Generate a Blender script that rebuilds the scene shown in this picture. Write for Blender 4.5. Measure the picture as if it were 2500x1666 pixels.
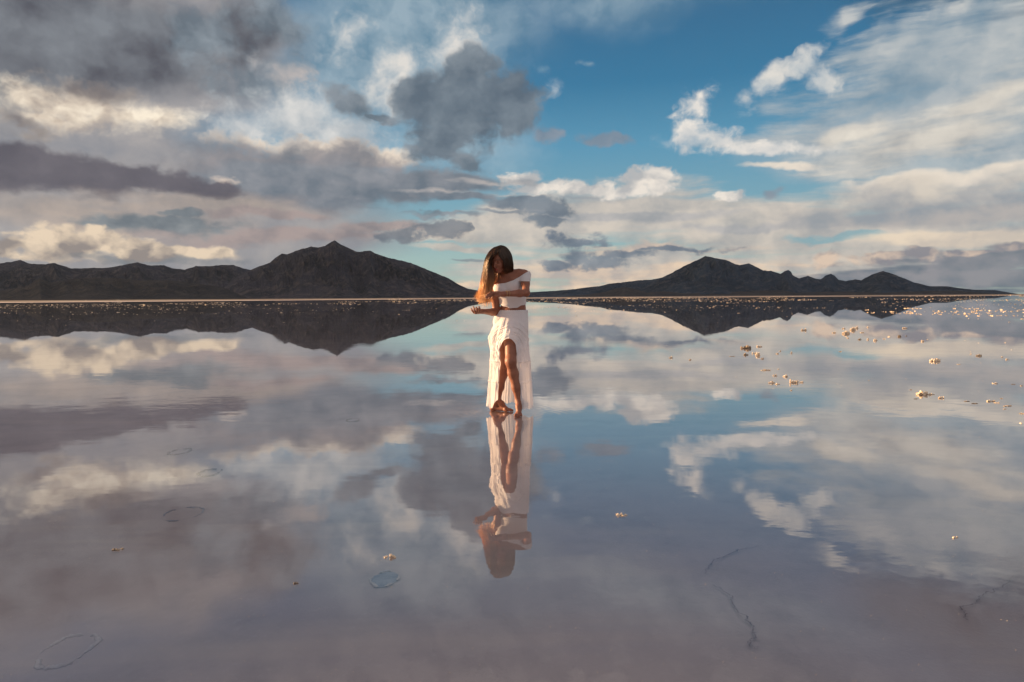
import bpy, bmesh, math, random
import numpy as np
from mathutils import Vector, Matrix, Euler
for _o in list(bpy.data.objects):
    bpy.data.objects.remove(_o, do_unlink=True)
S = bpy.context.scene
COL = S.collection
R = math.radians

# ------------------------------------------------------------------ camera
CAM_H = 1.10
FPX = 2500 * 24.0 / 36.0
cam_d = bpy.data.cameras.new('camera')
cam_d.lens = 24.0; cam_d.sensor_width = 36.0
cam_d.clip_start = 0.05; cam_d.clip_end = 60000
cam = bpy.data.objects.new('camera', cam_d)
COL.objects.link(cam)
CM = Matrix.Rotation(R(90 - 3.673), 4, 'X') @ Matrix.Rotation(R(-0.36), 4, 'Z')
cam.matrix_world = Matrix.Translation((0, 0, CAM_H)) @ CM
S.camera = cam
S.render.resolution_x, S.render.resolution_y = 1024, 682

def ray(px, py):
    d = CM.to_3x3() @ Vector(((px - 1250) / FPX, -(py - 833) / FPX, -1.0))
    return d.normalized()
def azel(px, py):
    d = ray(px, py)
    return math.atan2(d.x, d.y), math.asin(d.z)
def at(px, py, Y):
    """world point seen at photo pixel (px,py) at depth Y"""
    d = ray(px, py); k = Y / d.y
    return Vector((d.x * k, Y, CAM_H + d.z * k))
def ground_at(px, py, z=0.0):
    d = ray(px, py); k = (z - CAM_H) / d.z
    return Vector((d.x * k, d.y * k, z))

# ------------------------------------------------------------------ exposure, sun
S.view_settings.view_transform = 'Standard'
S.view_settings.look = 'None'
S.view_settings.exposure = 1.32
S.view_settings.gamma = 1.0
S.view_settings.use_curve_mapping = False
SUN_AZ_BEHIND, SUN_EL = 13.0, 8.5       # degrees behind the subject's side, and above the horizon
sv = Vector((-math.cos(R(SUN_AZ_BEHIND)) * math.cos(R(SUN_EL)), math.sin(R(SUN_AZ_BEHIND)) * math.cos(R(SUN_EL)), math.sin(R(SUN_EL))))
sun_d = bpy.data.lights.new('sun', 'SUN')
sun_d.energy = 5.0; sun_d.angle = R(0.6); sun_d.color = (1.0, 0.64, 0.35)
sun = bpy.data.objects.new('sun', sun_d); COL.objects.link(sun)
sun.rotation_euler = sv.to_track_quat('Z', 'Y').to_euler()

# ------------------------------------------------------------------ node helper
def lin(r, g, b, a=1.0):
    f = lambda c: (c / 255 / 12.92) if c / 255 <= 0.04045 else ((c / 255 + 0.055) / 1.055) ** 2.4
    return (f(r), f(g), f(b), a)

class NT:
    def __init__(s, tree): s.t = tree; s.n = tree.nodes; s.l = tree.links
    def new(s, ty, **kw):
        n = s.n.new(ty)
        for k, v in kw.items(): setattr(n, k, v)
        return n
    def put(s, sock, v):
        if hasattr(v, 'links') or isinstance(v, bpy.types.NodeSocket): s.l.new(v, sock)
        elif v is not None: sock.default_value = v
    def math(s, op, a, b=None, c=None, clamp=False):
        n = s.new('ShaderNodeMath', operation=op, use_clamp=clamp)
        for i, v in enumerate((a, b, c)):
            if v is not None: s.put(n.inputs[i], v)
        return n.outputs[0]
    def vmath(s, op, a, b=None, scale=None):
        n = s.new('ShaderNodeVectorMath', operation=op)
        s.put(n.inputs[0], a)
        if b is not None: s.put(n.inputs[1], b)
        if scale is not None: s.put(n.inputs['Scale'], scale)
        return n.outputs['Value'] if op in ('LENGTH', 'DOT_PRODUCT', 'DISTANCE') else n.outputs[0]
    def sep(s, v):
        n = s.new('ShaderNodeSeparateXYZ'); s.put(n.inputs[0], v); return n.outputs
    def comb(s, x, y, z):
        n = s.new('ShaderNodeCombineXYZ')
        for i, v in enumerate((x, y, z)): s.put(n.inputs[i], v)
        return n.outputs[0]
    def noise(s, vec, scale=1.0, detail=4.0, rough=0.5, lac=2.0, dist=0.0, out=0):
        n = s.new('ShaderNodeTexNoise'); s.put(n.inputs['Vector'], vec)
        n.inputs['Scale'].default_value = scale; n.inputs['Detail'].default_value = detail
        n.inputs['Roughness'].default_value = rough; n.inputs['Lacunarity'].default_value = lac
        n.inputs['Distortion'].default_value = dist
        return n.outputs[out]
    def rng(s, v, a, b, c=0.0, d=1.0, smooth=True):
        n = s.new('ShaderNodeMapRange', interpolation_type='SMOOTHSTEP' if smooth else 'LINEAR')
        s.put(n.inputs[0], v)
        for i, q in enumerate((a, b, c, d)): s.put(n.inputs[i + 1], q)
        return n.outputs[0]
    def mix(s, fac, a, b, mode='MIX'):
        n = s.new('ShaderNodeMix', data_type='RGBA', blend_type=mode)
        s.put(n.inputs[0], fac); s.put(n.inputs[6], a); s.put(n.inputs[7], b)
        return n.outputs[2]
    def ramp(s, fac, stops):
        n = s.new('ShaderNodeValToRGB'); s.put(n.inputs[0], fac)
        e = n.color_ramp.elements
        while len(e) < len(stops): e.new(0.5)
        for i, (p, c) in enumerate(stops): e[i].position = p; e[i].color = c
        return n.outputs[0]
    def mapping(s, vec, loc=(0, 0, 0), rot=(0, 0, 0), scale=(1, 1, 1), vt='POINT'):
        n = s.new('ShaderNodeMapping', vector_type=vt); s.put(n.inputs[0], vec)
        n.inputs[1].default_value = loc; n.inputs[2].default_value = rot; n.inputs[3].default_value = scale
        return n.outputs[0]
# ------------------------------------------------------------------ world: sky and clouds
W = bpy.data.worlds.new('World'); S.world = W; W.use_nodes = True
W.node_tree.nodes.clear()
T = NT(W.node_tree)
SKY_STR = 0.125
tc = T.new('ShaderNodeTexCoord').outputs['Generated']      # view direction in the world
dx, dy, dz = T.sep(tc)
el = T.math('ARCSINE', dz)
ax = T.math('ARCTAN2', dx, dy)
# noise space: clouds flatten towards the horizon
zf = T.math('MULTIPLY', T.math('LOGARITHM', T.math('ADD', T.math('MAXIMUM', dz, 0.0), 0.07), math.e), 0.55)
nc = T.comb(dx, dy, zf)
np_ = T.comb(dx, dy, T.math('MULTIPLY_ADD', dz, 0.95, T.math('MULTIPLY', zf, 0.13)))        # less flattened, for heaped clouds
warpc = T.vmath('SUBTRACT', T.noise(nc, 5.0, 3.0, 0.55, out=1), (0.5, 0.5, 0.5))
warpf = T.vmath('SUBTRACT', T.noise(np_, 22.0, 3.0, 0.6, out=1), (0.5, 0.5, 0.5))
P = T.vmath('ADD', T.comb(ax, el, 0.0), T.vmath('ADD', T.vmath('MULTIPLY', warpc, (0.10, 0.05, 0.0)), T.vmath('MULTIPLY', warpf, (0.040, 0.026, 0.0))))
ncw = T.vmath('ADD', nc, T.vmath('SCALE', warpc, scale=0.10))
npw = T.vmath('ADD', np_, T.vmath('SCALE', warpf, scale=0.035))
def billow(off):
    q = T.vmath('ADD', npw, off)
    return T.math('MULTIPLY_ADD', T.noise(q, 46.0, 5.0, 0.6), 0.42, T.math('MULTIPLY', T.noise(q, 13.0, 5.0, 0.6), 0.58))
n_puff = billow((0, 0, 0))                                  # cumulus billows
def heap(off):
    return T.noise(T.vmath('ADD', npw, off), 15.0, 4.0, 0.52)
relief = T.math('SUBTRACT', heap((0, 0, 0)), heap((-0.018, 0.0, 0.020)))     # billows lit from the sun's side and from above
streakc = T.mapping(ncw, scale=(2.2, 2.2, 9.0))
n_streak = T.noise(streakc, 1.6, 5.0, 0.55)
n_big = T.noise(ncw, 2.6, 3.0, 0.5)
# cirrus combed along a slanting direction
circ = T.mapping(T.vmath('ADD', T.comb(ax, el, 0.0), T.vmath('MULTIPLY', warpc, (0.06, 0.03, 0.0))), rot=(0, 0, R(-27)), scale=(3.4, 20.0, 1.0))
n_cir = T.noise(circ, 1.7, 6.0, 0.6)

sky = T.new('ShaderNodeTexSky', sky_type='NISHITA')
sky.sun_disc = False; sky.sun_elevation = R(SUN_EL); sky.sun_rotation = math.atan2(sv.x, sv.y)
sky.altitude = 1280; sky.air_density = 1.0; sky.dust_density = 0.4; sky.ozone_density = 3.0
def C(*rgb, k=1.0):
    c = lin(*rgb); return (c[0] / SKY_STR * k, c[1] / SKY_STR * k, c[2] / SKY_STR * k, 1)
eg = T.ramp(T.math('MULTIPLY', el, 1.6, clamp=True), [
    (0.00, lin(178, 190, 178)), (0.09, lin(164, 192, 188)), (0.20, lin(128, 172, 186)), (0.34, lin(92, 154, 184)),
    (0.47, lin(54, 122, 160)), (0.60, lin(50, 108, 146)), (0.80, lin(58, 100, 132)), (1.0, lin(60, 90, 118))])
eg = T.vmath('SCALE', eg, scale=1.0 / SKY_STR)
col = T.mix(0.86, sky.outputs[0], eg)                       # clear air

def blob(px, py, rx, ry, rot=0.0):
    """soft ellipse, given by where its middle stands in the sky (photo 2353-wide units turned into azimuth and elevation)"""
    k = 2500 / 2353
    a, e = azel(px * k, py * k)
    ra = rx * k / FPX * math.cos(a) ** 2 * 1.12; re = ry * k / FPX * math.cos(a) * 1.18
    m = T.mapping(P, (a, e, 0), (0, 0, R(rot)), (ra, re, 1), 'TEXTURE')
    return T.new_grad(m)
def _grad(m):
    n = T.new('ShaderNodeTexGradient', gradient_type='SPHERICAL'); T.put(n.inputs[0], m); return n.outputs[1]
T.new_grad = _grad
RAW = T.comb(ax, el, 0.0)

def layer(blobs, light, dark, noise='puff', amp=1.2, lo=0.34, soft=0.35, alpha=1.0, edge=None, shade=5.0, bias=0.5):
    """one cloud: union of ellipses eaten by noise; light and dark sides follow the billows, edge is the thin sunlit rim"""
    global col
    v = None
    for b in blobs:
        g = blob(*b)
        v = g if v is None else T.math('MAXIMUM', v, g)
    nz = {'puff': n_puff, 'streak': n_streak, 'big': n_big, 'cir': n_cir}[noise]
    d = T.math('ADD', v, T.math('MULTIPLY', T.math('SUBTRACT', nz, 0.5), amp * (1.9 if noise == 'puff' else 1.25)))
    d = T.math('MULTIPLY', d, T.rng(v, 0.0, 0.18))
    if noise == 'puff': lo, soft = lo - 0.10, soft * 1.35
    fac = T.rng(d, lo, lo + soft, 0.0, alpha)
    sh = T.math('MULTIPLY_ADD', relief, shade * 0.75, bias)
    sh = T.math('MULTIPLY_ADD', T.math('SUBTRACT', nz, 0.5), 1.0, sh, clamp=True)
    c = T.mix(sh, C(*dark), C(*light))
    if edge:
        c = T.mix(T.rng(d, lo + soft * 0.55, lo + soft * 2.1), C(*edge), c)
    col = T.mix(fac, col, c)

# --- thin high veil over the top and the middle
layer([(860, 130, 380, 260), (760, 300, 330, 160), (1050, 330, 260, 130)], (168, 188, 198), (132, 162, 180), 'big', 0.9, 0.14, 0.7, 0.78)
layer([(2420, -40, 330, 200), (2300, -120, 500, 160)], (70, 88, 104), (44, 58, 74), 'big', 0.8, 0.10, 0.8, 0.85)  # dark corner painted into the sky, imitating lens vignetting
layer([(1000, 60, 520, 170), (1400, 10, 420, 120), (760, 150, 330, 230), (1500, -60, 700, 130)], (150, 172, 186), (104, 138, 160), 'big', 1.2, 0.20, 0.7, 0.8)
# --- broad overcast of the left half
layer([(150, 430, 900, 420), (-200, 300, 900, 520), (560, 560, 620, 190), (420, 120, 380, 240)], (172, 166, 164), (136, 138, 146), 'big', 0.9, 0.12, 0.5, 0.97, shade=2.5)
# --- pale cream bank above the horizon, right of the middle
layer([(1450, 470, 380, 75), (1250, 500, 330, 90), (1750, 540, 520, 95), (2150, 520, 480, 120), (1500, 610, 420, 70), (1950, 600, 460, 60), (1250, 620, 260, 40)], (218, 206, 192), (172, 170, 168), 'streak', 1.3, 0.16, 0.5, 0.93, shade=3.5)
layer([(1400, 640, 330, 30), (1330, 625, 200, 24), (1600, 620, 300, 26), (1500, 575, 330, 22), (1100, 645, 160, 18)], (238, 212, 184), (188, 176, 168), 'streak', 1.2, 0.22, 0.5, 0.95, shade=4.0)
layer([(1400, 500, 330, 16), (1700, 520, 300, 18), (1350, 455, 200, 10)], (178, 178, 180), (150, 156, 162), 'streak', 1.2, 0.26, 0.6, 0.7)
layer([(1950, 545, 150, 16), (1860, 556, 120, 14)], (120, 172, 184), (120, 170, 182), 'streak', 1.0, 0.30, 0.5, 0.7)
layer([(1000, 540, 200, 18), (1060, 565, 160, 14)], (214, 204, 190), (180, 176, 170), 'streak', 1.0, 0.2, 0.5, 0.9)
# --- right-hand cirrus fan
layer([(2200, 270, 420, 190), (2330, 200, 330, 230), (2100, 330, 420, 90)], (196, 196, 194), (150, 166, 176), 'big', 0.9, 0.14, 0.7, 0.8)
layer([(2160, 290, 520, 175), (2080, 150, 420, 130, 18), (2300, 130, 260, 170), (1900, 320, 330, 62), (2350, 330, 300, 200)], (198, 200, 198), (120, 146, 164), 'cir', 1.6, 0.16, 0.65, 0.93, shade=2.0, bias=0.45)
layer([(2130, 330, 400, 100, 8), (2230, 250, 330, 60, 14), (2300, 400, 300, 50), (1960, 300, 170, 40, 20)], (232, 224, 210), (186, 182, 176), 'cir', 1.4, 0.26, 0.7, 0.9, shade=2.5)
layer([(1605, 235, 70, 42, 30), (1590, 300, 62, 50), (1655, 318, 120, 34, -10), (1770, 335, 190, 26, -4)], (240, 232, 222), (196, 200, 202), 'puff', 1.5, 0.30, 0.5, 0.95, shade=5.0)
layer([(1745, 205, 85, 28, 30), (1840, 150, 110, 24, 28), (1890, 185, 40, 62, 25)], (232, 226, 216), (176, 188, 196), 'puff', 1.4, 0.30, 0.55, 0.9)
layer([(1960, 52, 100, 42, 14), (2060, 62, 90, 30, 22), (2180, 20, 220, 26, 12)], (206, 206, 202), (140, 158, 172), 'cir', 1.4, 0.28, 0.6, 0.85)
layer([(1830, 380, 130, 15), (2080, 420, 280, 24, 2), (2250, 400, 330, 30, 3)], (234, 222, 206), (206, 200, 192), 'streak', 1.0, 0.28, 0.5, 0.95)
layer([(2090, 440, 260, 40), (2280, 440, 260, 50)], (216, 206, 192), (180, 178, 176), 'streak', 1.1, 0.3, 0.55, 0.9)
layer([(1530, 325, 60, 24, -20), (1225, 165, 32, 18), (1245, 205, 30, 22), (1325, 152, 20, 10)], (206, 210, 212), (140, 170, 186), 'puff', 2.2, 0.46, 0.9, 0.6)
# --- lower right: grey bank, cream bar, dark band with bumpy tops
layer([(2150, 492, 560, 44), (2353, 480, 300, 60)], (176, 172, 170), (146, 154, 162), 'streak', 1.0, 0.2, 0.6, 0.9)
layer([(2210, 546, 330, 30), (2380, 540, 200, 34)], (236, 218, 194), (206, 194, 180), 'streak', 0.9, 0.26, 0.45, 0.95)
layer([(2150, 640, 480, 52), (2320, 600, 330, 46)], (142, 142, 148), (104, 116, 128), 'streak', 1.0, 0.22, 0.4, 0.95)
layer([(2140, 585, 90, 26), (2250, 580, 120, 18), (2040, 598, 140, 16), (1890, 594, 70, 22), (2350, 574, 100, 18)], (224, 200, 178), (140, 138, 144), 'puff', 1.1, 0.30, 0.3, 0.95, shade=8.0)
# --- cumulus row over the middle
layer([(1205, 405, 80, 26), (1300, 430, 190, 30), (1485, 405, 92, 34), (1440, 432, 150, 26), (1680, 450, 60, 16)], (240, 230, 218), (184, 184, 184), 'puff', 1.5, 0.32, 0.32, 0.95, shade=7.0)
# --- left: dark top bank, the lit gap below it, blue grey rags
layer([(120, 70, 640, 150), (330, 100, 330, 130), (-150, 60, 500, 240), (560, 60, 130, 110)], (126, 132, 140), (80, 82, 92), 'big', 1.0, 0.20, 0.55, 0.95, shade=3.0, bias=0.42)
layer([(620, 40, 110, 60), (580, 170, 150, 90), (470, 60, 140, 80)], (140, 152, 162), (104, 118, 130), 'puff', 1.3, 0.28, 0.5, 0.8)
layer([(160, 250, 300, 76, 3), (60, 232, 150, 66), (330, 262, 170, 36), (90, 285, 170, 34)], (254, 240, 218), (196, 180, 164), 'puff', 1.1, 0.22, 0.6, 0.98, shade=6.0, bias=0.52)
layer([(20, 290, 90, 26, -20), (230, 205, 160, 26)], (150, 140, 136), (112, 106, 108), 'puff', 1.2, 0.3, 0.5, 0.75)
layer([(660, 275, 230, 85), (780, 295, 190, 60), (560, 300, 130, 44)], (224, 222, 218), (176, 184, 190), 'puff', 1.0, 0.20, 0.6, 0.95, shade=4.0)
layer([(785, 85, 95, 60), (920, 140, 105, 66), (1060, 105, 100, 100), (900, 200, 120, 80)], (230, 224, 216), (160, 178, 190), 'puff', 1.4, 0.24, 0.6, 0.88, shade=5.0)
layer([(650, 155, 70, 40), (600, 130, 50, 30)], (206, 192, 184), (150, 158, 166), 'puff', 1.3, 0.34, 0.5, 0.7)
layer([(700, 334, 300, 26, 0), (880, 345, 100, 34, 0)], (252, 234, 212), (210, 200, 190), 'puff', 1.3, 0.28, 0.4, 0.95, shade=6.0)
layer([(690, 385, 380, 74, 0), (800, 372, 210, 60), (640, 430, 420, 80), (900, 430, 320, 60)], (156, 150, 152), (118, 122, 130), 'puff', 0.75, 0.24, 0.4, 0.95, shade=3.0, bias=0.42)
layer([(700, 408, 300, 14), (780, 440, 260, 12)], (176, 160, 158), (150, 144, 148), 'streak', 1.2, 0.3, 0.5, 0.7)
# --- grey cloud of the centre with its tail to the left
layer([(1075, 248, 166, 108), (1082, 156, 84, 54, 14), (1010, 318, 96, 42), (1170, 248, 74, 82), (985, 220, 86, 64)], (136, 148, 158), (92, 106, 120), 'puff', 0.7, 0.28, 0.26, 0.97, shade=2.6, bias=0.34)
layer([(812, 232, 96, 38, -22), (890, 264, 110, 12, -4), (945, 330, 40, 24), (1080, 365, 60, 28, -20)], (136, 145, 154), (102, 116, 128), 'puff', 0.9, 0.30, 0.35, 0.95)
layer([(1265, 305, 44, 24), (1815, 442, 48, 20, 10), (1380, 310, 60, 16)], (146, 150, 160), (122, 132, 146), 'puff', 1.3, 0.36, 0.4, 0.75)
# --- streaky grey banks
layer([(880, 430, 400, 58, 0), (1030, 425, 280, 34), (620, 410, 240, 50), (1080, 465, 240, 24)], (152, 154, 160), (106, 118, 130), 'streak', 1.2, 0.22, 0.4, 0.95, shade=3.0, bias=0.4)
layer([(1130, 420, 160, 14), (1000, 448, 220, 12), (1160, 452, 120, 10)], (214, 202, 192), (186, 180, 178), 'streak', 1.8, 0.36, 0.5, 0.6)
layer([(1270, 486, 110, 36, 0), (1215, 470, 120, 20), (1280, 512, 90, 16)], (130, 140, 150), (98, 112, 126), 'puff', 1.3, 0.32, 0.3, 0.95, shade=4.0)
layer([(1020, 500, 180, 10), (1150, 492, 130, 9)], (150, 154, 160), (112, 122, 132), 'streak', 1.0, 0.3, 0.4, 0.85)
layer([(120, 394, 400, 52, -6), (-80, 388, 380, 62, -4), (330, 415, 250, 34, -5), (440, 428, 190, 20, -4)], (112, 108, 116), (88, 86, 96), 'puff', 0.55, 0.30, 0.28, 0.97, shade=2.2)
layer([(500, 416, 70, 10, -7)], (226, 208, 192), (196, 184, 176), 'puff', 1.6, 0.5, 0.5, 0.7)
layer([(200, 490, 600, 74), (500, 470, 360, 40)], (186, 170, 158), (160, 150, 144), 'streak', 0.8, 0.24, 0.6, 0.75)
layer([(370, 518, 240, 34), (300, 525, 170, 16), (420, 492, 70, 18)], (140, 146, 150), (108, 118, 126), 'puff', 0.9, 0.28, 0.3, 0.95)
layer([(700, 548, 420, 30, 2), (860, 528, 200, 20, 4), (620, 490, 200, 16)], (172, 156, 152), (140, 132, 134), 'streak', 0.9, 0.24, 0.5, 0.9)
# --- bright low cumulus on the left
layer([(150, 572, 130, 50), (235, 562, 90, 40), (300, 574, 90, 34), (110, 560, 60, 30), (400, 578, 200, 26), (20, 580, 120, 24)], (238, 216, 188), (150, 140, 134), 'puff', 0.8, 0.30, 0.26, 0.95, shade=7.0, bias=0.44)
layer([(230, 598, 150, 14), (420, 600, 260, 14)], (150, 150, 150), (120, 126, 132), 'puff', 1.0, 0.3, 0.4, 0.7)
# --- small dark clouds low over the horizon
layer([(905, 548, 150, 26, 10), (1005, 526, 64, 20, 0)], (134, 138, 144), (98, 108, 120), 'puff', 2.0, 0.42, 0.30, 0.92)
layer([(1320, 549, 120, 22)], (130, 140, 152), (100, 114, 130), 'puff', 1.5, 0.34, 0.32, 0.92)
layer([(1318, 590, 50, 34), (1262, 610, 70, 18), (1370, 608, 110, 20), (1430, 592, 110, 17), (1520, 580, 180, 10, 3)], (134, 144, 154), (100, 114, 130), 'puff', 1.5, 0.32, 0.34, 0.9)
layer([(1075, 600, 60, 7)], (150, 158, 160), (130, 140, 146), 'puff', 1.0, 0.3, 0.3, 0.8)

# --- beyond the picture: broken cloud overhead and behind, brightened behind the camera for added frontal fill
ov = T.math('ADD', T.rng(el, 0.40, 0.62), T.rng(dy, 0.55, 0.15), clamp=True)
oc = T.mix(T.rng(T.math('MULTIPLY_ADD', relief, 3.0, n_big), 0.36, 0.66), C(146, 142, 146), C(186, 178, 176))
oc = T.mix(T.rng(dy, 0.2, -0.5), oc, T.vmath('SCALE', oc, scale=1.5))
col = T.mix(T.math('MULTIPLY', ov, 0.92), col, oc)
# warm glow added round the low sun, out of view, to fill from the left
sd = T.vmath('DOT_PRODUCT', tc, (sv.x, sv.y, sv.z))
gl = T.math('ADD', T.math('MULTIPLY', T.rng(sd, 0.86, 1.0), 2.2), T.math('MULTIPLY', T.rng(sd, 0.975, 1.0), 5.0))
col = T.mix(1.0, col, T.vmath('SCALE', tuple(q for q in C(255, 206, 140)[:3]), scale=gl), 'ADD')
# below the horizon
col = T.mix(T.rng(el, -0.002, -0.02), col, C(110, 104, 104))
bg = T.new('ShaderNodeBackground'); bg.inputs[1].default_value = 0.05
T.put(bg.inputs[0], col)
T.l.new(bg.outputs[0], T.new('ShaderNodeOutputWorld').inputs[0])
W.cycles.sampling_method = 'MANUAL'; W.cycles.sample_map_resolution = 512
# ------------------------------------------------------------------ mesh and material helpers
def link(o, parent=None):
    COL.objects.link(o)
    if parent is not None: o.parent = parent
    return o
def mesh_obj(name, verts, faces, mat, parent=None, smooth=False):
    me = bpy.data.meshes.new(name)
    me.from_pydata([tuple(v) for v in verts], [], [tuple(f) for f in faces])
    me.materials.append(mat)
    if smooth: me.polygons.foreach_set('use_smooth', [True] * len(me.polygons))
    me.update()
    return link(bpy.data.objects.new(name, me), parent)
def fast_mesh(name, V, F, mat, parent=None, smooth=True):
    """V n x 3, F m x 4 (quads) numpy arrays"""
    me = bpy.data.meshes.new(name)
    V = np.ascontiguousarray(V, dtype=np.float32); F = np.ascontiguousarray(F, dtype=np.int32)
    k = F.shape[1]
    me.vertices.add(len(V)); me.vertices.foreach_set('co', V.ravel())
    me.loops.add(F.size); me.loops.foreach_set('vertex_index', F.ravel())
    me.polygons.add(len(F)); me.polygons.foreach_set('loop_start', np.arange(len(F), dtype=np.int32) * k)
    me.polygons.foreach_set('use_smooth', np.full(len(F), smooth))
    me.update(calc_edges=True); me.validate()
    me.materials.append(mat)
    return link(bpy.data.objects.new(name, me), parent)
def grid_faces(nu, nv):
    i = np.arange(nu * nv).reshape(nu, nv)
    return np.stack([i[:-1, :-1], i[1:, :-1], i[1:, 1:], i[:-1, 1:]], -1).reshape(-1, 4)
def tag(o, label=None, cat=None, group=None, kind=None):
    for k, v in (('label', label), ('category', cat), ('group', group), ('kind', kind)):
        if v: o[k] = v
    return o
def material(name):
    m = bpy.data.materials.new(name); m.use_nodes = True
    m.node_tree.nodes.clear()
    t = NT(m.node_tree); t.out = t.new('ShaderNodeOutputMaterial')
    return m, t
def principled(t, color, rough=0.8, spec=0.3, normal=None):
    b = t.new('ShaderNodeBsdfPrincipled')
    t.put(b.inputs['Base Color'], color); t.put(b.inputs['Roughness'], rough)
    b.inputs['Specular IOR Level'].default_value = spec
    if normal is not None: t.put(b.inputs['Normal'], normal)
    return b
def bump(t, h, strength=0.5, dist=0.01, normal=None):
    b = t.new('ShaderNodeBump'); b.inputs['Distance'].default_value = dist
    t.put(b.inputs['Strength'], strength); t.put(b.inputs['Height'], h)
    if normal is not None: t.put(b.inputs['Normal'], normal)
    return b.outputs[0]

# numpy lattice noise
def vnoise(x, y, seed=0):
    xi = np.floor(x).astype(np.int64); yi = np.floor(y).astype(np.int64)
    fx = x - xi; fy = y - yi
    fx = fx * fx * fx * (fx * (fx * 6 - 15) + 10); fy = fy * fy * fy * (fy * (fy * 6 - 15) + 10)
    def h(a, b):
        n = (a * 374761393 + b * 668265263 + seed * 974711) & 0x7fffffff
        n = ((n ^ (n >> 13)) * 1274126177) & 0x7fffffff
        return ((n ^ (n >> 16)) & 0xffff) / 65535.0
    return (h(xi, yi) * (1 - fx) + h(xi + 1, yi) * fx) * (1 - fy) + (h(xi, yi + 1) * (1 - fx) + h(xi + 1, yi + 1) * fx) * fy
def fbm(x, y, oct=5, seed=0, gain=0.5, ridged=False):
    a, s, n = 1.0, 0.0, 0.0
    for o in range(oct):
        v = vnoise(x * 2 ** o, y * 2 ** o, seed + o * 17)
        if ridged: v = 1 - np.abs(2 * v - 1)
        s = s + a * v; n += a; a *= gain
    return s / n

# ------------------------------------------------------------------ salt bed and water
def bed_material():
    m, t = material('wet_salt_bed')
    p = t.new('ShaderNodeNewGeometry').outputs['Position']
    big = t.noise(p, 0.22, 5, 0.6); med = t.noise(p, 1.7, 5, 0.65)
    str_ = t.noise(t.mapping(p, rot=(0, 0, R(9)), scale=(0.25, 1.9, 1)), 1.0, 4, 0.6, dist=0.6)
    fine = t.noise(p, 55, 4, 0.65)
    c = t.mix(t.rng(big, 0.3, 0.7), lin(208, 192, 187), lin(230, 215, 209))
    c = t.mix(t.math('MULTIPLY', t.rng(med, 0.42, 0.75), 0.5), c, lin(174, 160, 156))
    c = t.mix(t.math('MULTIPLY', t.rng(str_, 0.52, 0.70), 0.6), c, lin(232, 214, 200))
    c = t.mix(t.math('MULTIPLY', t.rng(fine, 0.55, 0.75), 0.4), c, lin(226, 216, 210))
    b = principled(t, c, 0.9, 0.1, bump(t, t.math('MULTIPLY_ADD', fine, 0.3, med), 0.5, 0.02))
    t.l.new(b.outputs[0], t.out.inputs[0]); return m
def water_material():
    m, t = material('shallow_still_water')
    p = t.new('ShaderNodeNewGeometry').outputs['Position']
    x, y, z = t.sep(p)
    r1 = t.noise(t.mapping(p, scale=(1.0, 1.6, 1)), 2.6, 3, 0.5, dist=0.3)
    r2 = t.noise(t.mapping(p, rot=(0, 0, 0.4), scale=(0.8, 2.0, 1)), 9.0, 2, 0.5)
    patch = t.rng(t.noise(p, 0.35, 3, 0.5), 0.40, 0.68)
    near = t.rng(y, 5.0, 26.0, 1.0, 0.12)
    h = t.math('MULTIPLY_ADD', r2, t.math('MULTIPLY', patch, 0.20), r1)
    for fx, fy in ((0.063, 6.25), (-0.12, 6.55)):       # rings spreading from her feet
        rr = t.vmath('LENGTH', t.comb(t.math('SUBTRACT', x, fx), t.math('SUBTRACT', y, fy), 0.0))
        wv_ = t.math('MULTIPLY', t.math('SINE', t.math('MULTIPLY_ADD', r1, 5.0, t.math('MULTIPLY', rr, 80.0))), t.rng(rr, 0.75, 0.06, 0.0, 0.28))
        h = t.math('ADD', h, wv_)
    nrm = bump(t, h, t.math('MULTIPLY', near, t.math('MULTIPLY_ADD', patch, 0.8, 0.2)), 0.0016)
    fr = t.new('ShaderNodeFresnel'); fr.inputs['IOR'].default_value = 1.33
    f = t.math('SUBTRACT', 1.0, t.math('POWER', t.math('SUBTRACT', 1.0, t.math('POWER', fr.outputs[0], 0.66, clamp=True)), 1.25), clamp=True)
    gl = t.new('ShaderNodeBsdfGlossy'); gl.inputs['Roughness'].default_value = 0.0
    gl.inputs['Color'].default_value = (0.97, 0.96, 0.96, 1); t.put(gl.inputs['Normal'], nrm)
    tr = t.new('ShaderNodeBsdfTransparent'); tr.inputs[0].default_value = (0.93, 0.94, 0.95, 1)
    mx = t.new('ShaderNodeMixShader'); t.put(mx.inputs[0], f)
    t.l.new(tr.outputs[0], mx.inputs[1]); t.l.new(gl.outputs[0], mx.inputs[2])
    t.l.new(mx.outputs[0], t.out.inputs[0]); return m
M_BED = bed_material(); M_WATER = water_material()
BED_Z = -0.012
def shore_y(x):           # the far shore comes nearer on the left
    return 620 - 330 / (1 + np.exp(np.clip((x + 170) / 60.0, -40, 40))) + 30 * (fbm(x / 90.0 + 7, x * 0 + 3.3, 4, 5) - 0.5)
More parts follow.
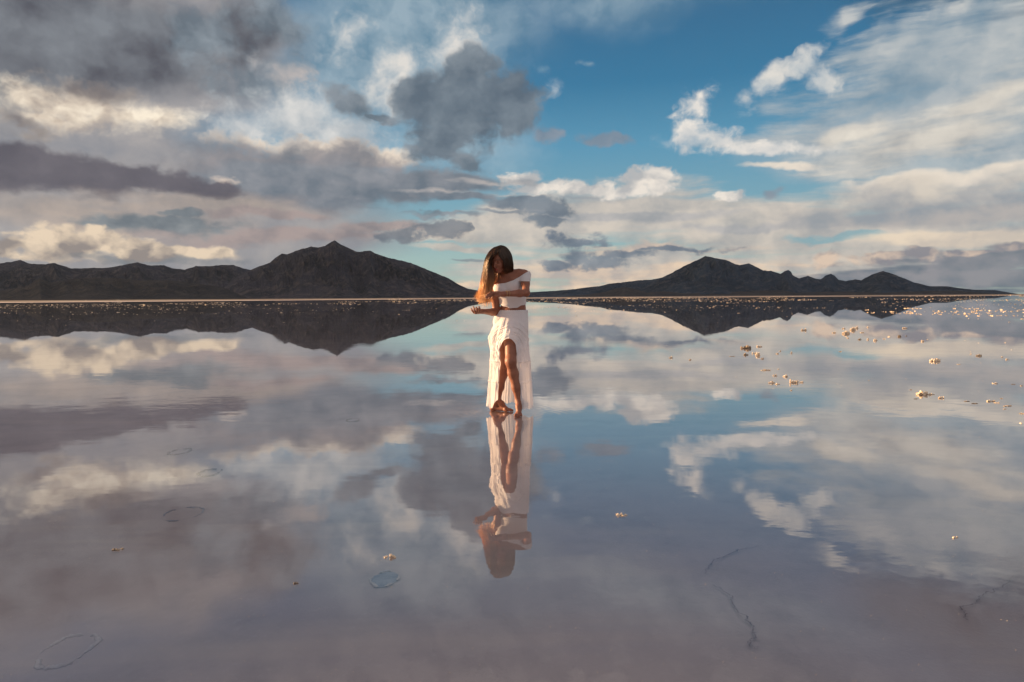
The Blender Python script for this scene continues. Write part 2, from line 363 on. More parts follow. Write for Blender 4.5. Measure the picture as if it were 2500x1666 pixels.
# salt bed: one sheet out to the horizon, a few centimetres under the water, rising to dry flat beyond the shore
uu = np.linspace(-1, 1, 241); vv = np.concatenate([np.linspace(-60, 0, 20)[:-1], np.geomspace(0.5, 60.0, 120) - 0.5, np.geomspace(64, 40000, 120)])
X = np.sinh(uu * 6.0) / np.sinh(6.0); Xg, Yg = np.meshgrid(X, vv, indexing='ij')
Xg = Xg * (np.maximum(np.abs(Yg), 30) * 1.6 + 30)
Zg = BED_Z + 0.0 * Xg
edge = Yg - shore_y(Xg)
Zg = np.where(edge > -60, BED_Z + np.clip((edge + 60) / 60, 0, 1.0) * 0.05 + np.clip(edge / 300, 0, 1) * 0.1, Zg)
nearm = (np.abs(Yg) < 20) & (np.abs(Xg) < 25)
Zg = Zg + np.where(nearm, 0.006 * (fbm(Xg * 1.2 + 40, Yg * 1.8 + 40, 4, 9) - 0.5), 0)
bed = fast_mesh('salt_bed', np.stack([Xg, Yg, Zg], -1).reshape(-1, 3), grid_faces(241, len(vv))[:, ::-1], M_BED)
tag(bed, kind='structure')
wv = [(-900, -80, 0), (900, -80, 0), (3000, 900, 0), (-3000, 900, 0)]
water = mesh_obj('water', wv, [(0, 1, 2, 3)], M_WATER); tag(water, kind='structure')

# dry salt flat past the shore
def flat_material():
    m, t = material('dry_salt_flat')
    p = t.new('ShaderNodeNewGeometry').outputs['Position']
    n = t.noise(t.mapping(p, scale=(0.01, 0.004, 1)), 1.0, 5, 0.6)
    c = t.mix(t.rng(n, 0.3, 0.7), lin(96, 88, 82), lin(150, 138, 128))
    b = principled(t, c, 0.9, 0.1)
    t.l.new(b.outputs[0], t.out.inputs[0]); return m
sx = np.linspace(-1500, 1500, 301); sy = np.linspace(0, 1, 12)
Sx, Sy = np.meshgrid(sx, sy, indexing='ij')
near_e = shore_y(Sx)
Yf = near_e + (4200 - near_e) * Sy ** 3
Xf = Sx * (1 + Sy ** 3 * 5.0)
Zf = 0.012 + 0.25 * np.clip((Yf - near_e) / 300, 0, 1)
flat = fast_mesh('salt_flat', np.stack([Xf, Yf, Zf], -1).reshape(-1, 3), grid_faces(301, 12)[:, ::-1], flat_material())
tag(flat, kind='structure')

# ------------------------------------------------------------------ mountains
def rock_material(name, c1, c2, c3):
    m, t = material(name)
    g = t.new('ShaderNodeNewGeometry'); p = g.outputs['Position']
    n1 = t.noise(p, 0.0016, 6, 0.62); n2 = t.noise(p, 0.011, 6, 0.65)
    nz = t.sep(g.outputs['True Normal'])[2]
    c = t.mix(t.rng(n1, 0.38, 0.62), c1, c2)
    c = t.mix(t.math('MULTIPLY', t.rng(n2, 0.45, 0.7), 0.6), c, c3)
    b = principled(t, c, 0.95, 0.1, bump(t, n2, 1.0, 60.0))
    t.l.new(b.outputs[0], t.out.inputs[0]); return m
def range_mesh(name, prof, dist, width, mat, seed, rough=0.50, naz=1100, nr=56, k=1.0, tail=1.0):
    """mountain chain: skyline traced as azimuth/elevation pairs, modelled as a heightfield dist metres away"""
    ae = [azel(px, py) for px, py in prof]
    A = np.array([a for a, e in ae]); E = np.array([e for a, e in ae])
    az = np.linspace(A[0], A[-1], naz)
    H = np.interp(az, A, E)
    rr = np.concatenate([np.linspace(-1, 0, nr), np.linspace(0, 1, nr // 3)[1:]])
    AZ, TT = np.meshgrid(az, rr, indexing='ij')
    wob = (fbm(az * 9 + seed, az * 0 + 1.5, 4, seed) - 0.5) * width * 0.5
    w = width * (0.35 + 0.65 * np.clip(H / H.max(), 0, 1))
    D = dist + wob[:, None] + TT * w[:, None]
    Dr = dist + wob
    Hm = np.maximum(np.tan(H), 0) * Dr + CAM_H
    jag = (fbm(az * 260 + seed, az * 0 + 0.5, 4, seed + 3) - 0.5) * 0.0016 * Dr * np.clip(H / 0.03, 0.15, 1)
    Hm = np.maximum(Hm + jag, 0.5)
    xw, yw = np.sin(AZ) * D, np.cos(AZ) * D
    sp = fbm(AZ * 30 + 0.3 * seed + 0.5 * TT, TT * 1.2, 6, seed + 5, 0.55, ridged=True)       # spurs running down to the flat
    s2 = fbm(xw / 300.0, yw / 300.0, 6, seed + 9, 0.55, ridged=True)
    base = (1 - np.abs(TT)) ** 1.25
    sh = base * (1 + rough * 2.2 * (sp - 0.62) * np.minimum((1 - base) * 3.2, 1.3) + rough * 1.4 * (s2 - 0.6) * (1 - base) * 1.6)
    Z = Hm[:, None] * np.clip(sh, -0.02, None)
    Z = np.minimum(Z, Hm[:, None] * D / Dr[:, None] * 0.995 + (TT >= 0) * 0.005 * Hm[:, None])
    Z[:, 0] = -2.0; Z[:, -1] = -2.0
    V = np.stack([xw, yw, Z], -1).reshape(-1, 3)
    o = fast_mesh(name, V, grid_faces(naz, len(rr)), mat, smooth=False)
    tag(o, kind='structure'); return o
def L(pts): return [(u / 1.8824, 560 + v / 1.8824) for u, v in pts]
def Rr(pts): return [(1250 + u / 1.8824, 560 + v / 1.8824) for u, v in pts]
M_ROCK_L = rock_material('brown_desert_rock', lin(62, 62, 72), lin(40, 43, 52), lin(108, 98, 96))
M_ROCK_R = rock_material('slate_desert_rock', lin(50, 64, 80), lin(34, 46, 60), lin(90, 90, 94))
M_ROCK_F = rock_material('dark_foothill_scrub', lin(62, 60, 62), lin(48, 48, 54), lin(84, 78, 72))
range_mesh('far_hills', L([(-2600, 345), (-2100, 320), (-1600, 292), (-1250, 285), (-950, 262), (-700, 250), (-400, 200), (-180, 175), (-60, 168), (0, 158), (50, 150), (97, 142), (135, 158), (190, 162), (250, 155), (290, 168), (330, 180), (440, 178), (500, 177), (560, 165), (635, 152), (690, 168), (755, 165), (790, 180), (850, 185), (900, 170), (960, 170), (1035, 163), (1075, 165), (1120, 180), (1180, 195), (1400, 240), (1700, 330)]), 9000, 2600, M_ROCK_L, 11)
range_mesh('peak_mountain', L([(880, 330), (980, 300), (1040, 262), (1090, 220), (1150, 187), (1180, 175), (1240, 155), (1260, 135), (1295, 112), (1320, 115), (1380, 92), (1430, 80), (1460, 85), (1495, 75), (1537, 50), (1570, 72), (1640, 105), (1700, 98), (1735, 115), (1780, 130), (1840, 143), (1890, 155), (1930, 172), (2000, 200), (2060, 225), (2110, 255), (2150, 273), (2200, 282), (2260, 296), (2330, 312)]), 6800, 2000, M_ROCK_L, 23)
range_mesh('low_foothills', L([(-1900, 345), (-1300, 325), (-700, 300), (-300, 280), (0, 285), (120, 262), (180, 225), (230, 245), (330, 230), (430, 222), (560, 225), (640, 235), (780, 235), (900, 250), (1000, 262), (1050, 275), (1100, 300), (1140, 318), (1250, 322)]), 5200, 1300, M_ROCK_F, 31)
range_mesh('ridge_mountain', Rr([(-400, 312), (-250, 300), (-120, 292), (0, 292), (80, 290), (200, 283), (290, 275), (340, 268), (400, 262), (450, 250), (520, 243), (580, 235), (640, 232), (690, 222), (735, 200), (790, 170), (840, 148), (890, 122), (930, 132), (980, 140), (1020, 158), (1045, 165), (1090, 157), (1120, 172), (1155, 190), (1190, 192), (1235, 205), (1252, 192), (1270, 188), (1283, 196), (1290, 212), (1320, 225), (1360, 215), (1400, 228), (1420, 230), (1440, 214), (1465, 205), (1482, 214), (1500, 232), (1530, 238), (1580, 230), (1605, 235), (1650, 210), (1705, 193), (1750, 205), (1800, 225), (1850, 245), (1920, 262), (2000, 262), (2050, 270), (2120, 278), (2220, 280), (2280, 290), (2353, 302), (2500, 308), (2700, 312)]), 8600, 2100, M_ROCK_R, 47)
range_mesh('near_foothills', Rr([(250, 308), (330, 302), (420, 290), (480, 272), (520, 266), (570, 276), (620, 292), (700, 285), (800, 296), (950, 290), (1150, 282), (1240, 280), (1300, 292), (1500, 286), (1700, 292), (1900, 284), (2050, 284), (2150, 290), (2300, 306)]), 7000, 1000, M_ROCK_F, 53)

# bank of low cloud added out of view on the sun's side, to shade the mountains
def shade_cloud_bank():
    rs = np.random.RandomState(77)
    ax_s = np.array((-math.cos(R(SUN_AZ_BEHIND)), math.sin(R(SUN_AZ_BEHIND)))); ax_n = np.array((math.sin(R(SUN_AZ_BEHIND)), math.cos(R(SUN_AZ_BEHIND))))
    VV, FF, nb = [], [], 0
    bm0 = bmesh.new(); bmesh.ops.create_icosphere(bm0, subdivisions=4, radius=1.0)
    base = np.array([v.co[:] for v in bm0.verts]); fc = np.array([[v.index for v in f.verts] for f in bm0.faces]); bm0.free()
    for o in np.arange(2900, 13000, 520):
        for lv in range(7):
            tt = 15500 + o * 1.15 + rs.uniform(-500, 500)
            hz = tt * math.tan(R(SUN_EL))
            c = np.append(ax_s * tt + ax_n * (o + rs.uniform(-150, 150)), hz + lv * 400 - 1350 + rs.uniform(-90, 90))
            r = np.array((1.0, 1.0, 0.55)) * rs.uniform(380, 620)
            n = fbm(base[:, 0] * 2.2 + o, base[:, 1] * 2.2 + base[:, 2] * 1.7 + lv * 9, 4, 60 + lv)
            VV.append(base * r * (0.72 + 0.56 * n)[:, None] + c); FF.append(fc + nb); nb += len(base)
    m, t = material('shade_cloud_vapour')
    b = principled(t, lin(226, 224, 224), 1.0, 0.0); t.l.new(b.outputs[0], t.out.inputs[0])
    return fast_mesh('cloud', np.concatenate(VV), np.concatenate(FF), m)  # unseen mesh, added to shade the mountains
tag(shade_cloud_bank(), kind='structure')

# thin blue air over the flat
HZ = [(-9500, -300, -3.0), (9500, -300, -3.0), (9500, 13500, -3.0), (-9500, 13500, -3.0)]
hz_m = bpy.data.materials.new('thin_air'); hz_m.use_nodes = True; hz_m.node_tree.nodes.clear()
_t = NT(hz_m.node_tree); _pv = _t.new('ShaderNodeVolumePrincipled')
_pv.inputs['Color'].default_value = (0.62, 0.78, 1.0, 1); _pv.inputs['Density'].default_value = 0.6e-5
_t.l.new(_pv.outputs[0], _t.new('ShaderNodeOutputMaterial').inputs['Volume'])
haze = mesh_obj('haze', HZ + [(x, y, 950.0) for x, y, z in HZ], [(3, 2, 1, 0), (4, 5, 6, 7), (0, 1, 5, 4), (1, 2, 6, 5), (2, 3, 7, 6), (3, 0, 4, 7)], hz_m)
tag(haze, kind='stuff')
# ------------------------------------------------------------------ implicit-surface modeller for the figure
class Field:
    def __init__(s, lo, hi, h):
        s.lo = np.array(lo, float); s.h = h
        s.n = np.ceil((np.array(hi) - s.lo) / h).astype(int) + 1
        s.d = np.full(tuple(s.n), 1.0, np.float32)
    def block(s, lo, hi):
        a = np.clip(np.floor((np.array(lo) - s.lo) / s.h).astype(int), 0, s.n - 1)
        b = np.clip(np.ceil((np.array(hi) - s.lo) / s.h).astype(int) + 1, 1, s.n)
        sl = tuple(slice(i, j) for i, j in zip(a, b))
        ax_ = [(s.lo[k] + s.h * np.arange(a[k], b[k])).astype(np.float32) for k in range(3)]
        return sl, np.meshgrid(*ax_, indexing='ij')
    def smin(s, sl, nd, k):
        o = s.d[sl]
        if k <= 0: s.d[sl] = np.minimum(o, nd); return
        hh = np.clip(0.5 + 0.5 * (o - nd) / k, 0, 1)
        s.d[sl] = o * (1 - hh) + nd * hh - k * hh * (1 - hh)
    def smax(s, sl, nd, k):
        o = s.d[sl]; hh = np.clip(0.5 - 0.5 * (o - nd) / k, 0, 1)
        s.d[sl] = o * (1 - hh) + nd * hh + k * hh * (1 - hh)
    def cone(s, a, b, ra, rb, k=0.02):
        a, b = np.array(a, float), np.array(b, float)
        m = max(ra, rb) + k + 2 * s.h + 0.02
        sl, (X, Y, Z) = s.block(np.minimum(a, b) - m, np.maximum(a, b) + m)
        ba = b - a; q = float(ba @ ba) + 1e-12
        hh = np.clip(((X - a[0]) * ba[0] + (Y - a[1]) * ba[1] + (Z - a[2]) * ba[2]) / q, 0, 1)
        d = np.sqrt((X - a[0] - hh * ba[0]) ** 2 + (Y - a[1] - hh * ba[1]) ** 2 + (Z - a[2] - hh * ba[2]) ** 2) - (ra + (rb - ra) * hh)
        s.smin(sl, d, k)
    def chain(s, pts, rad, k=0.02):
        for i in range(len(pts) - 1): s.cone(pts[i], pts[i + 1], rad[i], rad[i + 1], k)
    def ell(s, c, r, rot=None, k=0.02, cut=False):
        c = np.array(c, float); r = np.array(r, float); m = r.max() + k + 2 * s.h + 0.02
        sl, (X, Y, Z) = s.block(c - m, c + m)
        q = np.stack([X - c[0], Y - c[1], Z - c[2]], -1)
        if rot is not None: q = q @ np.array(rot, np.float32)          # columns are the local axes
        k0 = np.sqrt(((q / r) ** 2).sum(-1)); k1 = np.sqrt(((q / r ** 2) ** 2).sum(-1))
        d = np.where(k1 > 1e-6, k0 * (k0 - 1) / np.maximum(k1, 1e-6), -r.min())
        if cut: s.smax(sl, -d, k)
        else: s.smin(sl, d, k)
    def mesh(s):
        """surface nets"""
        D = s.d; inside = D < 0
        c = np.zeros(tuple(s.n - 1), np.int8)
        for i in (0, 1):
            for j in (0, 1):
                for k in (0, 1):
                    c += inside[i:i + s.n[0] - 1, j:j + s.n[1] - 1, k:k + s.n[2] - 1]
        act = np.argwhere((c > 0) & (c < 8))
        idx = np.full(tuple(s.n - 1), -1, np.int64); idx[act[:, 0], act[:, 1], act[:, 2]] = np.arange(len(act))
        pos = np.zeros((len(act), 3)); cnt = np.zeros(len(act))
        cor = [(i, j, k) for i in (0, 1) for j in (0, 1) for k in (0, 1)]
        val = {q: D[act[:, 0] + q[0], act[:, 1] + q[1], act[:, 2] + q[2]] for q in cor}
        for q in cor:
            for a in range(3):
                if q[a] == 0:
                    r = list(q); r[a] = 1; r = tuple(r)
                    v0, v1 = val[q], val[r]; x = (v0 < 0) != (v1 < 0)
                    t = np.where(x, v0 / np.where(x, v0 - v1, 1), 0)
                    p = np.array(q, float)[None].repeat(len(act), 0); p[:, a] += t
                    pos[x] += p[x]; cnt[x] += 1
        V = (act + pos / np.maximum(cnt, 1)[:, None]) * s.h + s.lo
        F = []
        for a in range(3):
            b, e = (a + 1) % 3, (a + 2) % 3
            sh = [slice(None)] * 3; sh2 = [slice(None)] * 3
            sh[a] = slice(0, -1); sh2[a] = slice(1, None)
            cr = inside[tuple(sh)] != inside[tuple(sh2)]
            g = np.argwhere(cr); g = g[(g[:, b] > 0) & (g[:, e] > 0) & (g[:, b] < s.n[b] - 1) & (g[:, e] < s.n[e] - 1)]
            def at_(db, de):
                q = g.copy(); q[:, b] += db; q[:, e] += de; return idx[q[:, 0], q[:, 1], q[:, 2]]
            f = np.stack([at_(-1, -1), at_(0, -1), at_(0, 0), at_(-1, 0)], -1)
            flip = ~inside[g[:, 0], g[:, 1], g[:, 2]]
            f[flip] = f[flip][:, ::-1]
            F.append(f)
        F = np.concatenate(F); F = F[(F >= 0).all(1)]
        return V, F

def A(u, v, Y): return np.array(at(1100 + u / 7.127, 580 + v / 7.127, Y))      # upper body
def B(u, v, Y): return np.array(at(1120 + u / 5.225, 740 + v / 5.225, Y))      # legs
def G(u, v, z=0.0):
    return np.array(ground_at(1120 + u / 5.225, 740 + v / 5.225, z))

# ---- joints
pelvis = B(642, 215, 6.52)
hipR = pelvis + (-0.066, 0.0, -0.03); hipL = pelvis + (0.026, -0.03, -0.03)
kneeL, ankL = B(662, 745, 6.29), B(766, 1255, 6.33)
toeL = G(762, 1462, -0.004)
heelL = B(792, 1292, 6.385)
ballL = toeL * 0.72 + ankL * 0.28; ballL[2] = 0.022
kneeR, ankR = B(588, 760, 6.56), B(492, 1240, 6.56)
heelR = G(436, 1352, 0.0) + (0, 0, 0.024); toeR = G(672, 1384, 0.0) + (0, 0, 0.006)
heelR[1] = ankR[1] + 0.02; toeR[1] = ankR[1] - 0.055
ballR = heelR * 0.28 + toeR * 0.72 + (0, 0, 0.012)
waist = A(1100, 1240, 6.53); rib = A(1060, 980, 6.52); chest = A(1000, 830, 6.52)
shL, shR = A(1288, 655, 6.50), A(742, 775, 6.50)
neckb = A(1030, 665, 6.52)
elbL, wriL = A(1318, 968, 6.30), A(930, 984, 6.22)
elbR, wriR = A(800, 1305, 6.52), A(548, 1288, 6.33)
# head frame: turned to her right and bowed
yaw, pit, rol = R(-30), R(19), R(4)
HM = (Matrix.Rotation(yaw, 3, 'Z') @ Matrix.Rotation(rol, 3, 'Y') @ Matrix.Rotation(pit, 3, 'X'))
HM = np.array(HM)                        # local: +x her left, -y forward, +z up
headc = A(862, 395, 6.415)
def Hd(x, y, z): return headc + HM @ np.array((x, y, z))

SKIN_H = 0.0036
body = Field((-0.43, 6.02, -0.02), (0.22, 6.80, 1.60), SKIN_H)
def build_torso(f, grow=0.0):
    g = grow
    f.ell(pelvis + (0, 0.005, 0.0), (0.132 + g, 0.098 + g, 0.115 + g), k=0.03)
    f.ell(waist, (0.116 + g, 0.082 + g, 0.13 + g), k=0.05)
    f.ell(rib, (0.132 + g, 0.095 + g, 0.13 + g), k=0.05)
    f.ell(chest, (0.140 + g, 0.096 + g, 0.10 + g), k=0.05)
    f.cone(shL + (-0.03, 0.01, -0.005), shR + (0.03, 0.01, 0.0), 0.046 + g, 0.046 + g, k=0.05)
    for s_ in (-1, 1):      # bust
        f.ell(chest + (0.058 * s_ - 0.012, -0.082, -0.03 + 0.012 * s_), (0.056 + g, 0.046 + g, 0.056 + g), k=0.03)
    f.cone(shL + (-0.005, 0, 0), shL + (-0.08, 0.02, -0.02), 0.046 + g, 0.05 + g, k=0.04)
    f.cone(shR, shR + (0.08, 0.02, -0.02), 0.044 + g, 0.05 + g, k=0.04)
build_torso(body)
# neck
body.cone(neckb, Hd(0.0, 0.030, -0.050), 0.050, 0.047, k=0.035)
body.cone(neckb + (-0.02, 0.01, 0.0), shL + (-0.06, 0.01, 0.03), 0.036, 0.026, k=0.04)
body.cone(A(965, 690, 6.525), Hd(0.0, 0.022, -0.060), 0.050, 0.044, k=0.03)
# collarbones
body.cone(neckb + (-0.03, -0.052, -0.035), shL + (-0.02, -0.03, 0.015), 0.008, 0.009, k=0.02)
body.cone(neckb + (-0.05, -0.052, -0.045), shR + (0.03, -0.03, 0.02), 0.008, 0.009, k=0.02)
# legs
def leg(hip, knee, ank, heel, ball, toe, side, flat):
    m = hip * 0.5 + knee * 0.5
    body.chain([hip, m + (0, -0.008, 0), knee], [0.078, 0.064, 0.049], k=0.03)
    cf = knee * 0.70 + ank * 0.30 + (0, 0.016, 0)
    body.chain([knee, cf, knee * 0.35 + ank * 0.65 + (0, 0.006, 0), ank], [0.047, 0.047, 0.037, 0.030], k=0.03)
    body.ell(knee + (0.004, -0.014, 0), (0.034, 0.034, 0.046), k=0.03)
    body.chain([ank, heel], [0.031, 0.026], k=0.015)
    inst = ank * 0.5 + ball * 0.5 + (0, 0, 0.008)
    body.chain([ank, inst, ball], [0.031, 0.027, 0.018], k=0.018)
    body.chain([heel, ball], [0.024, 0.020], k=0.018)
    fw = toe - heel; fw[2] = 0; fw /= np.linalg.norm(fw); sd = np.array((-fw[1], fw[0], 0.0)) * side
    body.cone(ball + sd * 0.018, ball - sd * 0.018, 0.018, 0.016, k=0.012)
    L_ = np.linalg.norm((toe - ball)[:2])
    for i in range(5):
        o = (1 - i * 0.5) * 0.0265
        r = 0.0105 if i == 0 else 0.0078 - 0.0005 * i
        b0 = ball + sd * o + fw * 0.012; b0[2] = max(ball[2] - 0.002, r)
        tip = ball + sd * o * 1.10 + fw * (L_ * (1.0 - 0.075 * i * i * 0.5 - 0.03 * i)); tip[2] = r - 0.001
        md = b0 * 0.45 + tip * 0.55; md[2] += 0.004
        body.chain([b0, md, tip], [r * 1.1, r, r * 0.92], k=0.004)
leg(hipL, kneeL, ankL, heelL, ballL, toeL, -1, False)
leg(hipR, kneeR, ankR, heelR, ballR, toeR, 1, True)
body.ell(ankL + (0.022, 0.006, 0.004), (0.013, 0.015, 0.015), k=0.014)
lower_d = body.d.copy()
# arms
def arm(sh, el_, wr):
    m = sh * 0.5 + el_ * 0.5
    body.chain([sh, m, el_], [0.043, 0.038, 0.032], k=0.025)
    f1 = el_ * 0.7 + wr * 0.3
    body.chain([el_, f1, wr], [0.031, 0.033, 0.0215], k=0.018)
arm(shL, elbL, wriL); arm(shR, elbR, wriR)
# her left hand (lying across the body, fingers drooping)
knL = A(775, 972, 6.215)
body.cone(wriL, knL, 0.021, 0.017, k=0.012); body.cone(wriL + (0, 0.012, -0.008), knL + (0.004, 0.02, -0.018), 0.018, 0.012, k=0.014)
body.cone(wriL * 0.4 + knL * 0.6, knL + (0.0, 0.0, 0.004), 0.017, 0.011, k=0.012)
fin = [((765, 958, 6.205), (690, 962, 6.19), (640, 1000, 6.19), (609, 1040, 6.195)),
       ((765, 968, 6.213), (705, 985, 6.192), (655, 1030, 6.19), (624, 1068, 6.20)),
       ((770, 980, 6.226), (728, 1002, 6.205), (692, 1038, 6.20), (668, 1068, 6.212)),
       ((778, 990, 6.24), (752, 1012, 6.222), (732, 1040, 6.218), (718, 1062, 6.226))]
for i, q in enumerate(fin):
    r = (0.0092, 0.0092, 0.0088, 0.0078)[i]
    body.chain([A(*p) for p in q], [r * 1.1, r, r * 0.92, r * 0.78], k=0.004)
body.chain([A(880, 1000, 6.215), A(836, 1022, 6.195), A(800, 1012, 6.185), A(772, 1012, 6.182)], [0.013, 0.0105, 0.0092, 0.0078], k=0.006)
# her right hand (palm up, fingers curled)
plR = A(455, 1300, 6.27)
body.cone(wriR, plR, 0.020, 0.018, k=0.014); body.cone(A(505, 1292, 6.30), A(425, 1306, 6.27), 0.019, 0.014, k=0.012)
fin = [((492, 1300, 6.262), (508, 1272, 6.228), (506, 1238, 6.222), (492, 1206, 6.236)),
       ((462, 1316, 6.252), (464, 1286, 6.216), (458, 1248, 6.208), (448, 1218, 6.222)),
       ((430, 1318, 6.256), (422, 1284, 6.222), (410, 1242, 6.216), (398, 1208, 6.230)),
       ((404, 1308, 6.268), (386, 1284, 6.240), (370, 1262, 6.236), (360, 1240, 6.246))]
for i, q in enumerate(fin):
    r = (0.0092, 0.0092, 0.0088, 0.0080)[i]
    body.chain([A(*p) for p in q], [r * 1.15, r, r * 0.92, r * 0.8], k=0.004)
body.chain([A(520, 1285, 6.30), A(490, 1262, 6.275), A(468, 1246, 6.262), A(440, 1240, 6.258)], [0.013, 0.0108, 0.0092, 0.0078], k=0.006)
# head
body.ell(Hd(0, 0.012, 0.030), (0.072, 0.092, 0.086), HM, k=0.02)
body.ell(Hd(0, -0.022, -0.020), (0.062, 0.068, 0.080), HM, k=0.03)
body.ell(Hd(0, -0.040, -0.070), (0.042, 0.044, 0.036), HM, k=0.03)            # jaw
body.ell(Hd(0, -0.072, -0.094), (0.017, 0.014, 0.014), HM, k=0.018)           # chin
for s_ in (-1, 1):
    body.ell(Hd(0.034 * s_, -0.062, -0.030), (0.022, 0.016, 0.020), HM, k=0.02)       # cheek
    body.ell(Hd(0.030 * s_, -0.092, 0.006), (0.018, 0.012, 0.011), HM, k=0.010, cut=True)   # eye socket
    body.ell(Hd(0.030 * s_, -0.072, 0.004), (0.0135, 0.013, 0.0125), HM, k=0.004)     # closed lid
    body.cone(Hd(0.014 * s_, -0.088, 0.022), Hd(0.046 * s_, -0.074, 0.022), 0.006, 0.005, k=0.010)   # brow ridge
    body.ell(Hd(0.010 * s_, -0.096, -0.037), (0.008, 0.009, 0.007), HM, k=0.006)      # nostril
    body.ell(Hd(0.071 * s_, 0.010, -0.005), (0.008, 0.018, 0.030), HM, k=0.006)       # ear
body.cone(Hd(0, -0.086, 0.012), Hd(0, -0.109, -0.030), 0.0075, 0.0105, k=0.010)       # nose
body.ell(Hd(0, -0.087, -0.057), (0.021, 0.011, 0.0062), HM, k=0.006)          # upper lip
body.ell(Hd(0, -0.085, -0.069), (0.018, 0.011, 0.0068), HM, k=0.006)          # lower lip
bV, bF = body.mesh()

def skin_material():
    m, t = material('tanned_skin')
    p = t.new('ShaderNodeNewGeometry').outputs['Position']
    n = t.noise(p, 14, 4, 0.6); n2 = t.noise(p, 90, 3, 0.6)
    c = t.mix(t.rng(n, 0.35, 0.65), lin(126, 80, 63), lin(140, 92, 73))
    c = t.mix(t.math('MULTIPLY', t.rng(n2, 0.5, 0.75), 0.25), c, lin(112, 68, 54))
    def near(c3, rad, rot=None):
        """soft mark on the skin round a point"""
        q = t.vmath('SUBTRACT', p, tuple(c3))
        if rot is not None:
            q = t.comb(*[t.vmath('DOT_PRODUCT', q, tuple(rot[:, i])) for i in range(3)])
        q = t.vmath('DIVIDE', q, rad)
        return t.rng(t.vmath('LENGTH', q), 1.0, 0.55)
    c = t.mix(t.math('MULTIPLY', near(Hd(0, -0.090, -0.063), (0.024, 0.03, 0.0135), HM), 0.8), c, lin(140, 62, 62))
    for s_ in (-1, 1):
        c = t.mix(t.math('MULTIPLY', near(Hd(0.031 * s_, -0.08, 0.0275), (0.019, 0.03, 0.0048), HM), 0.75), c, lin(58, 38, 30))
        c = t.mix(t.math('MULTIPLY', near(Hd(0.030 * s_, -0.08, -0.004), (0.016, 0.03, 0.0040), HM), 0.85), c, lin(40, 26, 24))
    b = principled(t, c, 0.5, 0.35, bump(t, n2, 0.15, 0.002))
    b.inputs['Subsurface Weight'].default_value = 0.12
    b.inputs['Subsurface Radius'].default_value = (0.012, 0.005, 0.003); b.inputs['Subsurface Scale'].default_value = 1.0
    t.l.new(b.outputs[0], t.out.inputs[0]); return m
M_SKIN = skin_material()
person = fast_mesh('person', bV, bF, M_SKIN)
tag(person, 'barefoot woman in white cropped top and long skirt standing on the water, head bowed', 'person')
# ------------------------------------------------------------------ cropped top: one implicit shell over the torso and the sleeve
def cloth_material(name, color, ribs=0.0, sheer=0.0, transl=0.35, ribscale=160.0):
    m, t = material(name)
    g = t.new('ShaderNodeNewGeometry'); p = g.outputs['Position']
    x, y, z = t.sep(p)
    weave = t.noise(p, 420, 2, 0.5); fold = t.noise(t.mapping(p, scale=(22, 22, 5)), 1.0, 4, 0.55)
    h = t.math('MULTIPLY', weave, 0.10)
    if ribs:
        u = t.math('MULTIPLY', t.math('ADD', x, t.math('MULTIPLY', z, -0.12)), ribscale)
        h = t.math('ADD', h, t.math('MULTIPLY', t.math('SINE', t.math('MULTIPLY', u, 6.2832)), ribs))
    h = t.math('MULTIPLY_ADD', fold, 1.2, h)
    nrm = bump(t, h, 0.55, 0.006)
    c = t.mix(t.rng(t.noise(p, 9, 4, 0.6), 0.3, 0.7), color, tuple(q * 0.93 for q in color[:3]) + (1,))
    d = t.new('ShaderNodeBsdfDiffuse'); t.put(d.inputs[0], c); t.put(d.inputs['Normal'], nrm)
    tl = t.new('ShaderNodeBsdfTranslucent'); t.put(tl.inputs[0], t.mix(1.0, c, (1.0, 0.92, 0.86, 1), 'MULTIPLY')); t.put(tl.inputs['Normal'], nrm)
    mx = t.new('ShaderNodeMixShader'); mx.inputs[0].default_value = transl
    t.l.new(d.outputs[0], mx.inputs[1]); t.l.new(tl.outputs[0], mx.inputs[2])
    last = mx.outputs[0]
    if sheer:
        tr = t.new('ShaderNodeBsdfTransparent'); m2 = t.new('ShaderNodeMixShader')
        t.put(m2.inputs[0], t.math('MULTIPLY', t.rng(z, 0.62, 0.35), sheer))
        t.l.new(last, m2.inputs[1]); t.l.new(tr.outputs[0], m2.inputs[2]); last = m2.outputs[0]
    t.l.new(last, t.out.inputs[0]); return m
M_TOP = cloth_material('white_ribbed_knit', lin(226, 222, 224), ribs=0.5, transl=0.18, ribscale=95.0)
M_SKIRT = cloth_material('white_gauze_cotton', lin(238, 238, 243), ribs=0.0, sheer=0.22, transl=0.32)

TH = 0.009
tf = Field((-0.26, 6.15, 0.90), (0.20, 6.72, 1.42), 0.004)
build_torso(tf, TH)
tf.ell(pelvis + (0, 0, 0.06), (0.13, 0.10, 0.12), k=0.03)
gx = [tf.lo[i] + tf.h * np.arange(tf.n[i]) for i in range(3)]
TX, TY, TZ = np.meshgrid(*gx, indexing='ij')
def zline(pts, Y):
    q = [A(u, v, Y) for u, v in pts]
    return np.array([p[0] for p in q]), np.array([p[2] for p in q])
nx, nz_ = zline([(560, 790), (670, 806), (760, 815), (830, 814), (960, 795), (1080, 755), (1190, 696), (1270, 640), (1345, 592), (1420, 560)], 6.43)
zn = np.interp(TX, nx, nz_) - (TY - 6.43) * 0.10
hx, hz = zline([(600, 1160), (860, 1165), (960, 1215), (1100, 1238), (1200, 1204), (1350, 1148), (1500, 1120)], 6.44)
zh = np.interp(TX, hx, hz)
hemwave = 0.004 * np.sin(TX * 90)
tors = np.maximum(np.maximum(tf.d, (TZ - zn) * 0.9), (zh + hemwave - TZ) * 0.9)
tf.d = tors.astype(np.float32)
